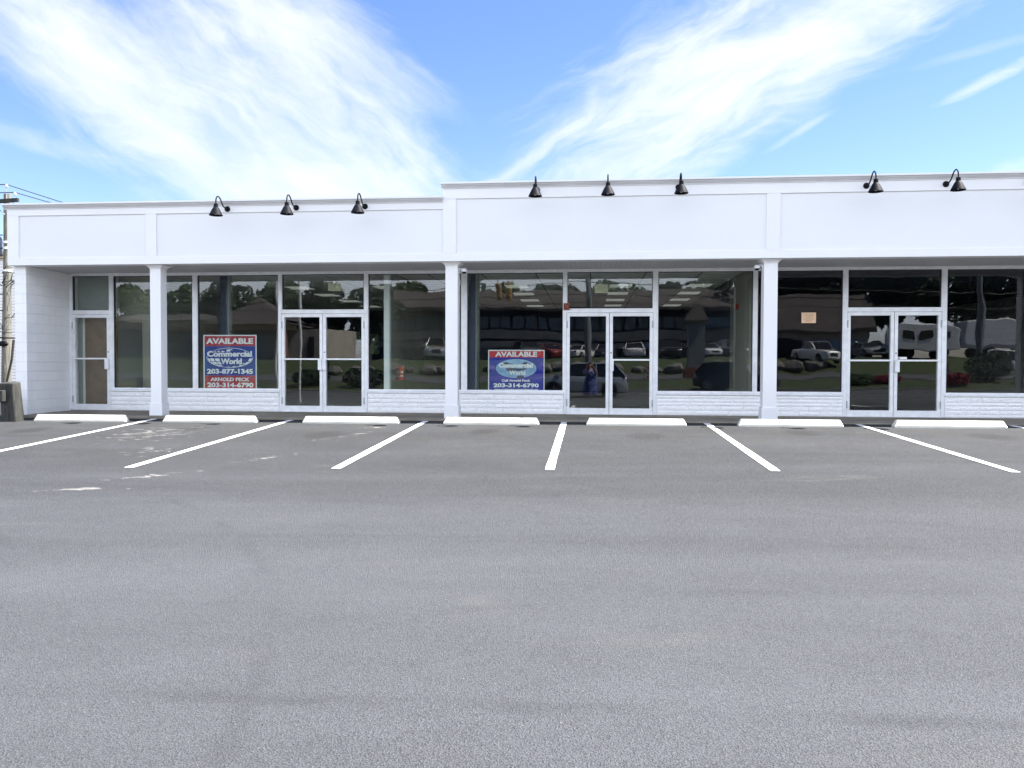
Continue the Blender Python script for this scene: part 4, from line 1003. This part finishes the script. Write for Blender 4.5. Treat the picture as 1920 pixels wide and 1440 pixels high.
    return e


car('parked_suv', 'suv', 'silver', -0.45, -5.6, 180, 'silver suv parked side-on behind the photographer')
car('parked_suv', 'suv', 'black', 8.2, -12.0, 32, 'glossy black suv with chrome window trim, rear corner turned to the shops')
car('parked_car', 'sedan', 'white', 4.1, -40.5, -90, 'white sedan on the far lot showing its tail')
car('parked_car', 'sedan', 'white', 10.7, -40.5, 80, 'white sedan on the far lot facing the shops, right of the grey pylon')
car('parked_car', 'sedan', 'white', -0.9, -47, -60, 'white sedan at the back of the far lot near the grey pole')
car('parked_car', 'suv', 'black', 7.2, -41, 90, 'black suv between the white sedans on the far lot')
car('parked_car', 'suv', 'grey', 13.3, -43, 75, 'grey suv at the right of the far lot row')
car('parked_car', 'sedan', 'grey', 1.4, -42.5, -85, 'grey sedan just left of the white sedan showing its tail')
car('parked_car', 'sedan', 'red', -4.2, -46, 60, 'red sedan behind the yellow-bonnet truck')
car('parked_car', 'suv', 'grey', -6.2, -45, 70, 'grey suv beside the white canoe-topped truck')
car('parked_truck', 'pickup', 'silver', -14.0, -38.5, 80, 'silver pickup with a yellow bonnet on the far lot', hood='ylw')
car('parked_truck', 'pickup', 'white', 18.4, -33.5, 75, 'white pickup truck parked by the low brown-roofed shop')
car('parked_jeep', 'jeep', 'white', 30.6, -27.5, 0, 'boxy white off-roader with spare wheel at the right')
car('parked_car', 'sedan', 'silver', 24.0, -38, 85, 'silver sedan by the white camper')


# ---- photographer
def photographer():
    zg = GZ(0, -0.42); e = empty('person', (0, -0.42, zg)); tag(e, 'woman in a blue and white floral dress holding up a phone with both hands', 'person')
    V_ = []; E_ = []; Rr = []
    def add(p, r, par=None):
        V_.append(p); Rr.append(r); i = len(V_) - 1
        if par is not None: E_.append((par, i))
        return i
    pel = add((0, 0, .86), .135); w1_ = add((0, 0, 1.0), .115, pel); ch_ = add((0, .01, 1.17), .125, w1_); ub = add((0, 0, 1.27), .10, ch_)
    nk = add((0, 0.005, 1.345), .050, ub); nk2 = add((0, .012, 1.385), .050, nk); jaw = add((0, .03, 1.425), .064, nk2); hd = add((0, .02, 1.485), .085, jaw); tp = add((0, .01, 1.54), .072, hd)
    add((0, .118, 1.465), .013, hd)
    for s_ in (-1, 1):
        hp = add((s_ * .095, 0, .80), .10, pel); kn = add((s_ * .10, .01, .46), .062, hp); an = add((s_ * .10, -.01, .085), .040, kn); ft = add((s_ * .105, .06, .035), .038, an); add((s_ * .11, .14, .028), .032, ft)
        sh = add((s_ * .165, 0, 1.285), .062, ub); el_ = add((s_ * .27, .13, 1.13), .047, sh); wr_ = add((s_ * .125, .30, 1.45), .029, el_)
        pm = add((s_ * .10, .345, 1.505), .030, wr_); 
        k0 = add((s_ * .088, .372, 1.535), .022, pm)
        for j, (dz_, ln_) in enumerate(((.030, .9), (.012, 1.0), (-.008, .95), (-.027, .75))):
            a = add((s_ * .084, .392, 1.535 + dz_), .0095, k0); b_ = add((s_ * (.084 - .018 * ln_), .412, 1.54 + dz_), .0085, a); add((s_ * (.084 - .045 * ln_), .404, 1.542 + dz_), .0078, b_)
        t_ = add((s_ * .072, .350, 1.512), .011, pm); add((s_ * .050, .372, 1.520), .009, t_)
    me = bpy.data.meshes.new('body'); me.from_pydata(V_, E_, []); o = bpy.data.objects.new('body', me); COL.objects.link(o); o.parent = e; me.materials.append(M['skin'])
    md = o.modifiers.new('skin', 'SKIN'); sv = me.skin_vertices[0].data
    for i, r_ in enumerate(Rr): sv[i].radius = (r_, r_)
    sv[0].use_root = True; md.use_smooth_shade = True
    o.modifiers.new('sub', 'SUBSURF').levels = 2; o.modifiers['sub'].render_levels = 2
    def ringe(z, rx, ry, cy=0.0, n=28, wav=0.0): return [(rx * math.cos(2 * math.pi * k / n) * (1 + wav * math.sin(k * 2.7)), cy + ry * math.sin(2 * math.pi * k / n) * (1 + wav * math.sin(k * 2.7)), z) for k in range(n)]
    MB().loft([ringe(.20, .33, .27, 0, wav=.06), ringe(.45, .285, .235, 0, wav=.05), ringe(.75, .235, .20, 0, wav=.02), ringe(.92, .20, .17), ringe(1.03, .175, .15), ringe(1.15, .19, .165, .015), ringe(1.25, .195, .14), ringe(1.305, .165, .10), ringe(1.33, .09, .075)]).build('dress', 'dress', e, smooth=True)
    for s_ in (-1, 1): MB().tube([(s_ * .13, 0, 1.30), (s_ * .19, .03, 1.265), (s_ * .24, .09, 1.185)], [.075, .085, .088], 14).build('sleeve', 'dress', e, smooth=True)
    MB().loft([ringe(1.30, .085, .03, -.075), ringe(1.38, .10, .06, -.045), ringe(1.46, .105, .085, -.02), ringe(1.53, .10, .095, -.005), ringe(1.585, .07, .075, 0), ringe(1.61, .02, .02, 0)]).build('hair', 'hair', e, smooth=True)
    for s_ in (-1, 1):
        MB().lathe([(0, -.010), (.010, 0), (0, .010)], (s_ * .032, .098, 1.487), 10).build('eye', 'dark', e)
        MB().lathe([(0, -.03), (.014, -.012), (.018, .008), (0, .03)], (s_ * .092, .012, 1.478), 10).build('ear', 'skin', e, smooth=True)
        MB().loft([ringe(0.0, .045, .13, .05), ringe(.03, .048, .135, .05), ringe(.055, .03, .05, .0)]).xform(Matrix.Translation((s_ * .108, 0, 0))).build('shoe', 'signwhite', e, smooth=True)
    MB().box(-.022, .022, .106, .110, 1.435, 1.444).build('lips', 'signred', e, bevel=.002)
    ph = MB().box(-.074, .074, -.018, -.010, CAM_Z - .032, CAM_Z + .040).build('phone', 'black', None, bevel=.003); tag(ph, 'black phone held sideways in both hands in front of the woman\'s face', 'phone')
photographer()


# ---- vegetation
def crown_mesh(name, blobs, n, size, mt, seed):
    rr = random.Random(seed); vs = []; fs = []
    for i in range(n):
        cx, cy, cz, rx, ry, rz = rr.choice(blobs)
        while True:
            p = Vector((rr.uniform(-1, 1), rr.uniform(-1, 1), rr.uniform(-1, 1)))
            if 0.25 < p.length < 1: break
        p = p * (p.length ** -0.4)
        c = Vector((cx + p.x * rx, cy + p.y * ry, cz + p.z * rz))
        a = Vector((rr.gauss(0, 1), rr.gauss(0, 1), rr.gauss(0, 1))).normalized(); b_ = a.cross(Vector((rr.gauss(0, 1), rr.gauss(0, 1), rr.gauss(0, 1)))).normalized()
        s_ = size * rr.uniform(0.6, 1.4); k = len(vs)
        vs += [c - a * s_, c + b_ * s_ * .55, c + a * s_, c - b_ * s_ * .55]; fs.append((k, k + 1, k + 2, k + 3))
    me = bpy.data.meshes.new(name); me.from_pydata([tuple(v) for v in vs], [], fs); me.materials.append(M[mt]); return me
rr = random.Random(5)
def blobs(h, r_, k, seed):
    q_ = random.Random(seed); out = []
    for i in range(k):
        f = q_.uniform(0.35, 0.95); a = q_.uniform(0, 6.28); d = r_ * q_.uniform(0.1, 0.75) * (1.2 - abs(f - .6)); s_ = r_ * q_.uniform(0.28, 0.5)
        out.append((d * math.cos(a), d * math.sin(a), h * f, s_, s_, s_ * .8))
    return out
def tree_proto(h, r_, mt, seed, n):
    e = empty('tree')
    cm = bpy.data.objects.new('crown', crown_mesh('crown', blobs(h, r_, 22, seed), n, h * 0.03, mt, seed)); COL.objects.link(cm); cm.parent = e
    q_ = random.Random(seed + 9); tb = MB().tube([(0, 0, -0.6), (0.05, 0, h * .2), (-.05, .08, h * .5), (0.05, 0, h * .8)], [h * .03, h * .022, h * .015, h * .006], 10)
    for k in range(7):
        a = q_.uniform(0, 6.28); z = h * q_.uniform(.25, .6); tb.tube([(0, 0, z), (r_ * .3 * math.cos(a), r_ * .3 * math.sin(a), z + h * .1), (r_ * .65 * math.cos(a), r_ * .65 * math.sin(a), z + h * .22)], [h * .010, h * .007, h * .003], 6)
    tb.build('trunk', 'bark', e, smooth=True)
    return e
TA = tree_proto(13.5, 5.2, 'leaf', 21, 5200); TB = tree_proto(12.0, 4.6, 'leafdark', 33, 5200)
TP = [(TA, -64, -74, .80, 'broad green tree at the far left end of the tree line'), (TA, -55, -72, .78, 'broad green tree behind the left end of the tan roof'), (TB, -48, -70, .86, 'dark tree behind the tan roof'), (TA, -41, -68, .80, 'broad green tree behind the peak of the tan roof'), (TB, -33.5, -66, .86, 'dark tree in the gap left of the two-storey mall'),
      (TA, -74, -70, .85, 'outermost tree of the tree line'), (TB, 26, -58, 1.1, 'dark tree behind the low brown-roofed shop'), (TB, 33, -56, 1.2, 'tall dark tree behind the white camper'), (TA, 39, -60, 1.15, 'green tree right of the tall dark tree'), (TB, 45, -56, 1.25, 'tall dark tree behind the long white trailer'), (TB, 53, -58, 1.2, 'dark tree at the right end of the trailers'), (TB, 61, -55, 1.2, 'last dark tree on the right'),
      (TB, -25.3, -57, .72, 'dark tree in the narrow gap between tan building and mall'), (TB, 22, -64, 1.15, 'dark tree behind the ridge of the low brown shop'), (TB, 30, -50, .95, 'dark tree between the low brown shop and the trailers'), (TB, 29, -68, 1.35, 'dark tree standing further back on the right'), (TA, -27, -82, .86, 'green tree rising behind the left end of the mall roof'), (TB, -20, -84, .92, 'dark tree rising behind the mall roof, second from its left end'), (TA, -12.5, -82, .84, 'green tree rising behind the mall roof, left of the grey pole'), (TB, -5, -84, .94, 'dark tree rising behind the mall roof near the grey pole'), (TA, 3, -83, .86, 'green tree rising behind the red sign panel of the mall'), (TB, 11, -84, .93, 'dark tree rising behind the right part of the mall roof'), (TA, 19, -82, .95, 'green tree rising behind the right end of the mall roof'), (TA, -9.8, 34.5, .62, 'small green tree behind the shops, seen through the back window'), (TA, -7.6, 35.5, .62, 'second small green tree behind the shops, seen through the back window')]
used_t = set()
for pr, x, y, sc, lab in TP:
    o = pr if pr.name not in used_t else copy_tree(pr); used_t.add(pr.name)
    o.location = (x, y, GZ(x, y) - (2.2 if y > 0 else 0)); o.scale = (sc, sc, sc); o.rotation_euler = (0, 0, rr.uniform(0, 6.28)); tag(o, lab, 'tree', 'trees around the lot')
def bush(x, y, r_, h, mt, lab, seed, n=1200):
    e = empty('bush', (x, y, GZ(x, y)))
    cm = bpy.data.objects.new('foliage', crown_mesh('foliage', [(0, 0, h * .5, r_, r_, h * .5)] * 3 + [(r_ * .4, .1, h * .55, r_ * .6, r_ * .6, h * .45), (-r_ * .4, -.1, h * .45, r_ * .6, r_ * .6, h * .45)], n, 0.08, mt, seed)); COL.objects.link(cm); cm.parent = e
    MB().tube([(0, 0, -.1), (0.02, 0, h * .6)], [.05, .02], 6).build('stem', 'bark', e); tag(e, lab, 'bush', 'bushes on the verge')
bush(24.9, -19.0, 1.35, 2.0, 'leafdark', 'big clipped round bush beside the grey pole at right', 1, 2600)
bush(22.2, -17.0, .7, .7, 'leafred', 'red flowering bush left of the grey pole', 2); bush(18.2, -17.2, .8, .7, 'leafred', 'red flowering bush behind the right door', 3)
bush(16.5, -17.0, 1.0, .8, 'leaf', 'low green bush in the planting bed', 4); bush(26.8, -17.6, 1.0, .6, 'leaf', 'low spreading bush right of the clipped one', 5)
bush(-18.3, -17, 1.3, 1.2, 'leafdark', 'dark low bush on the left part of the verge', 6, 1800); bush(-14.6, -17, 1.4, 1.3, 'leafdark', 'dark low bush right of the first dark one on the verge', 7, 1800); bush(-24, -17, 1.2, 1.1, 'leafdark', 'dark bush at the far left of the verge', 8)

# ---- boulders along the far bank
rk = random.Random(8)
bme = []
for k in range(3):
    b_ = bmesh.new(); bmesh.ops.create_icosphere(b_, subdivisions=2, radius=1.0)
    for v in b_.verts: v.co *= rk.uniform(.78, 1.1); v.co.z *= .7
    me = bpy.data.meshes.new('boulder'); b_.to_mesh(me); b_.free(); me.materials.append(M['rock']); bme.append(me)
for i in range(26):
    o = bpy.data.objects.new('boulder', bme[i % 3]); COL.objects.link(o); x = -21 + i * 1.55 + rk.uniform(-.3, .3); y = -30.7 - rk.uniform(0, .8); s_ = rk.uniform(.5, .95)
    o.location = (x, y, GZ(x, y) + .25 * s_); o.scale = (s_, s_, s_); o.rotation_euler = (0, 0, rk.uniform(0, 6)); tag(o, 'grey boulder in the rough row along the far bank', 'boulder', 'boulders along the bank')

# ---- two-storey mall
ml = empty('two_storey_mall', (-4, -62, 1.7)); tag(ml, 'dark two-storey shopping arcade with brown sloping roof and a row of upper windows', 'building')
def mp_(mb, n, mt, par=None, **k): return sp(mb, n, mt, par or ml, ml, **k)
mp_(MB().box(-27, 19.5, -75, -64.5, 1.5, 7.9), 'wall', 'dimwall')
mp_(MB().prism([(-60.6, 7.6), (-60.6, 7.95), (-66.5, 10.4), (-76, 10.4), (-76, 7.6)], 'x', -27.6, 20.1), 'roof', 'roof')
mp_(MB().box(-27, 19.5, -62.2, -61.9, 4.2, 5.15), 'balcony_band', 'tan'); mp_(MB().box(-27, 19.5, -64.5, -61.91, 4.02, 4.19), 'balcony_floor', 'path')
mp_(MB().box(-27, 19.5, -62.3, -61.8, 3.1, 3.75), 'sign_band', 'tan')
for i in range(9): mp_(MB().box(-26.8 + i * 5.75, -26.4 + i * 5.75, -62.25, -61.95, 1.5, 3.09), 'post', 'brick')
for i in range(30):
    x = -26.2 + i * 1.52
    w_ = mp_(MB().box(x, x + 1.36, -64.49, -64.44, 5.4, 7.1), 'window', 'alu_dark'); mp_(MB().box(x + .08, x + 1.28, -64.435, -64.42, 5.5, 7.0), 'pane', 'winfar', w_)
for i in range(15):
    x = -26 + i * 3.0; mp_(MB().box(x, x + 2.5, -64.49, -64.42, 1.9, 3.6), 'shop_front', 'winfar')
mp_(MB().box(-1.6, 1.2, -61.79, -61.70, 6.95, 7.45), 'sign_panel', 'signwhite'); mp_(MB().box(1.8, 7.2, -61.79, -61.70, 6.9, 7.55), 'sign_panel', 'signred'); mp_(MB().box(5.5, 7.6, -61.74, -61.66, 3.15, 3.7), 'sign_panel', 'winfar')
mp_(MB().box(11.6, 18.8, -64.41, -64.38, 5.55, 6.95), 'poster_strip', 'globe')

# ---- tan single-storey building at left with hipped roof
tb_ = empty('tan_building', (-37, -40, 1.6)); tag(tb_, 'low tan building with a grey hipped roof and brick piers', 'building')
def tp_(mb, n, mt, par=None): return sp(mb, n, mt, par or tb_, tb_)
tp_(MB().box(-52, -25.6, -52, -41.5, 1.4, 4.6), 'wall', 'tan')
tp_(MB().box(-52.6, -28.4, -41.49, -38.4, 4.35, 5.2), 'canopy', 'fascia_tan')
tp_(MB().loft([[(-53, -38.2, 5.21), (-28, -38.2, 5.21), (-28, -53, 5.21), (-53, -53, 5.21)], [(-47, -44, 6.1), (-34, -44, 6.1), (-34, -48, 6.1), (-47, -48, 6.1)]]), 'roof', 'roof')
tp_(MB().loft([[(-36, -37.6, 4.9), (-28, -37.6, 4.9), (-28, -45, 4.9), (-36, -45, 4.9)], [(-32.02, -41, 7.6), (-31.98, -41, 7.6), (-31.98, -41.04, 7.6), (-32.02, -41.04, 7.6)]]), 'porch_roof', 'roof')
for x in (-50, -45.5, -41, -36.2, -29.2): tp_(MB().box(x, x + .7, -39.2, -38.5, 1.4, 4.34), 'pier', 'brick')
for x in (-48.5, -44, -39.5, -34): tp_(MB().box(x, x + 2.6, -41.49, -41.42, 1.9, 4.0), 'window', 'winfar')
tp_(MB().box(-27.4, -26.7, -41.5, -41.43, 1.5, 3.8), 'door', 'dark')

# ---- low shop at right with brown mansard
rs = empty('low_brown_shop', (21, -46, 1.6)); tag(rs, 'low shop with a broad brown mansard roof and tan front', 'building')
sp(MB().box(17, 26.5, -54, -45.5, 1.4, 4.4), 'wall', 'tan', rs, rs)
sp(MB().prism([(-44.9, 4.3), (-44.9, 4.6), (-47.2, 8.0), (-54.5, 8.0), (-54.5, 4.3)], 'x', 16.5, 27), 'roof', 'roof', rs, rs)
sp(MB().box(17.6, 20.2, -45.49, -45.42, 1.6, 3.7), 'door', 'dark', rs, rs)
for x in (20.9, 22.8, 24.6): sp(MB().box(x, x + 1.5, -45.49, -45.42, 2.1, 3.7), 'window', 'winfar', rs, rs)

# ---- trailers and camper
def trailer(x, y, L, H, lab, nm='box_trailer'):
    e = empty(nm, (x, y, GZ(x, y))); tag(e, lab, 'trailer', 'white trailers on the far lot'); z = GZ(x, y)
    b_ = sp(MB().box(x - L / 2, x + L / 2, y - 1.25, y + 1.25, z + .95, z + H), 'body', 'signwhite', e, e, bevel=.08)
    sp(MB().box(x - L / 2 + .05, x + L / 2 - .05, y + 1.251, y + 1.27, z + 1.0, z + 1.25), 'side_rail', 'galv', e, e)
    for wx in (x - L * .32, x - L * .32 + .95): 
        sp(MB().lathe([(0, -.9), (.45, -.9), (.48, -.8), (.48, 1.1), (.45, 1.15), (0, 1.15)], (wx, y, z + .48), 20, 'y'), 'wheel', 'rubber', e, e)
    sp(MB().box(x + L * .3, x + L * .3 + .12, y - .9, y + .9, z, z + .95), 'landing_leg', 'galv', e, e)
trailer(38.5, -46, 7.0, 3.6, 'white box trailer with sloping nose behind the grey pole'); trailer(47.5, -45, 8.5, 4.0, 'longest white box trailer at the right end')
cp = empty('camper', (27.8, -36.5, GZ(27.8, -36.5))); tag(cp, 'white camper with dark windows behind the right double door', 'camper'); z = GZ(27.8, -36.5)
sp(MB().prism([(25.2, z + .6), (30.4, z + .6), (30.4, z + 2.5), (29.9, z + 2.75), (25.6, z + 2.75), (25.2, z + 2.2)], 'y', -37.6, -35.4), 'body', 'signwhite', cp, cp, bevel=.06)
for x in (25.9, 27.3, 28.7): sp(MB().box(x, x + .95, -35.399, -35.37, z + 1.55, z + 2.2), 'window', 'carglass', cp, cp)
for x in (26.4, 29.3): sp(MB().lathe([(0, -1), (.36, -1), (.36, 1), (0, 1)], (x, -36.5, z + .36), 18, 'y'), 'wheel', 'rubber', cp, cp)

# ---- poles, pylon, signals, barrels, posts
def post(nm, x, y, r0_, r1_, h, mt, lab, cat, arm=None):
    e = empty(nm, (x, y, GZ(x, y))); tag(e, lab, cat); z = GZ(x, y)
    sp(MB().tube([(x, y, z - .3), (x + .02, y, z + h * .5), (x, y, z + h)], [r0_, (r0_ + r1_) / 2, r1_], 14), 'shaft', mt, e, e, smooth=True)
    sp(MB().lathe([(r1_ * 1.15, 0), (r1_ * 1.15, .05), (r1_ * .6, .09), (0, .1)], (x, y, z + h - .02), 14), 'cap', mt, e, e)
    return e
post('grey_pole', -0.15, -26, .26, .20, 9.2, 'polegrey', 'thick grey pole rising behind the photographer', 'pole')
post('grey_pole', 25.3, -21, .22, .16, 8.2, 'polegrey', 'grey pole beside the clipped round bush', 'pole')
post('white_post', -12.72, 2.5, .055, .05, 5.0, 'polewhite', 'thin white post at the left of the lot, left one of two', 'post'); post('white_post', -11.75, 2.5, .055, .05, 5.0, 'polewhite', 'thin white post at the left of the lot, right one of two', 'post')
py = empty('brick_pylon', (7.2, -22, GZ(7.2, -22))); z = GZ(7.2, -22); tag(py, 'grey sign pylon with pointed cap on a brick base', 'pylon')
sp(MB().box(6.5, 7.9, -22.6, -21.4, z - .2, z + .75), 'base', 'brick', py, py); sp(MB().box(6.62, 7.78, -22.5, -21.5, z + .751, z + 3.9), 'shaft', 'polegrey', py, py)
sp(MB().loft([[(6.45, -22.7, z + 3.901), (7.95, -22.7, z + 3.901), (7.95, -21.3, z + 3.901), (6.45, -21.3, z + 3.901)], [(6.45, -22.7, z + 4.1), (7.95, -22.7, z + 4.1), (7.95, -21.3, z + 4.1), (6.45, -21.3, z + 4.1)], [(7.0, -22.2, z + 5.2), (7.4, -22.2, z + 5.2), (7.4, -21.8, z + 5.2), (7.0, -21.8, z + 5.2)]]), 'cap', 'roof', py, py)
def signal(x, y, zt, lab):
    e = empty('traffic_signal', (x, y, zt - 1.0)); tag(e, lab, 'traffic signal', 'signals on the span wire')
    h_ = sp(MB().box(x - .17, x + .17, y - .12, y + .12, zt - 1.05, zt), 'housing', 'yellow', e, e, bevel=.03)
    for k, mt in enumerate(('lampred', 'yellow', 'leafdark')):
        zz = zt - .18 - .34 * k; vb = MB(); secs = []
        for i in range(13):
            a = R(-20 + 220 * i / 12); c, s_ = math.cos(a), math.sin(a)
            secs.append([(x + .15 * c, y + .12, zz + .15 * s_), (x + .13 * c, y + .12, zz + .13 * s_), (x + .13 * c, y + .34, zz + .13 * s_ - .03), (x + .15 * c, y + .34, zz + .15 * s_ - .03)])
        sp(vb.loft(secs), 'visor', 'yellow', e, e); sp(MB().lathe([(.12, 0), (.1, .02), (0, .03)], (x, y + .121, zz), 16, 'y'), 'lens', mt, e, e)
    sp(MB().tube([(x, y, zt), (x, y, zt + .75)], .025, 6), 'hanger', 'galv', e, e)
signal(-5.75, -16, 6.25, 'yellow traffic signal, left one of the pair on the wire'); signal(-5.1, -16.2, 6.3, 'yellow traffic signal, right one of the pair on the wire')
wire((-26, -15, 8.2), (24, -18, 7.6), 0.95, 'span wire carrying the two yellow traffic signals', .012)
for k, (za, zb, y_, sg) in enumerate(((8.6, 8.2, -26, .8), (7.6, 7.3, -26.4, .9), (6.7, 6.5, -26.2, .7), (6.1, 5.9, -26.7, .6))):
    wire((-60, y_, za), (-.15, y_, za - .2), sg, ['highest', 'second', 'third', 'lowest'][k] + ' street wire left of the thick grey pole', .03); wire((-.15, y_, za - .2), (60, y_, zb), sg, ['highest', 'second', 'third', 'lowest'][k] + ' street wire right of the thick grey pole', .03)
def barrel(x, y, lab):
    e = empty('traffic_barrel', (x, y, GZ(x, y))); tag(e, lab, 'traffic barrel', 'orange barrels'); z = GZ(x, y)
    sp(MB().lathe([(.30, 0), (.30, .06), (.27, .07), (.25, .5), (.22, .95), (.15, 1.0), (0, 1.0)], (x, y, z), 18), 'drum', 'orange', e, e, smooth=True)
    sp(MB().lathe([(.268, .3), (.262, .42)], (x, y, z), 18).lathe([(.252, .6), (.244, .72)], (x, y, z), 18), 'white_band', 'signwhite', e, e)
for x, y, l in ((-13.4, -21, 'orange barrel at the left of the street'), (4.1, -20.8, 'orange barrel near the brick pylon'), (23.4, -21.5, 'orange barrel left of the clipped round bush')): barrel(x, y, l)
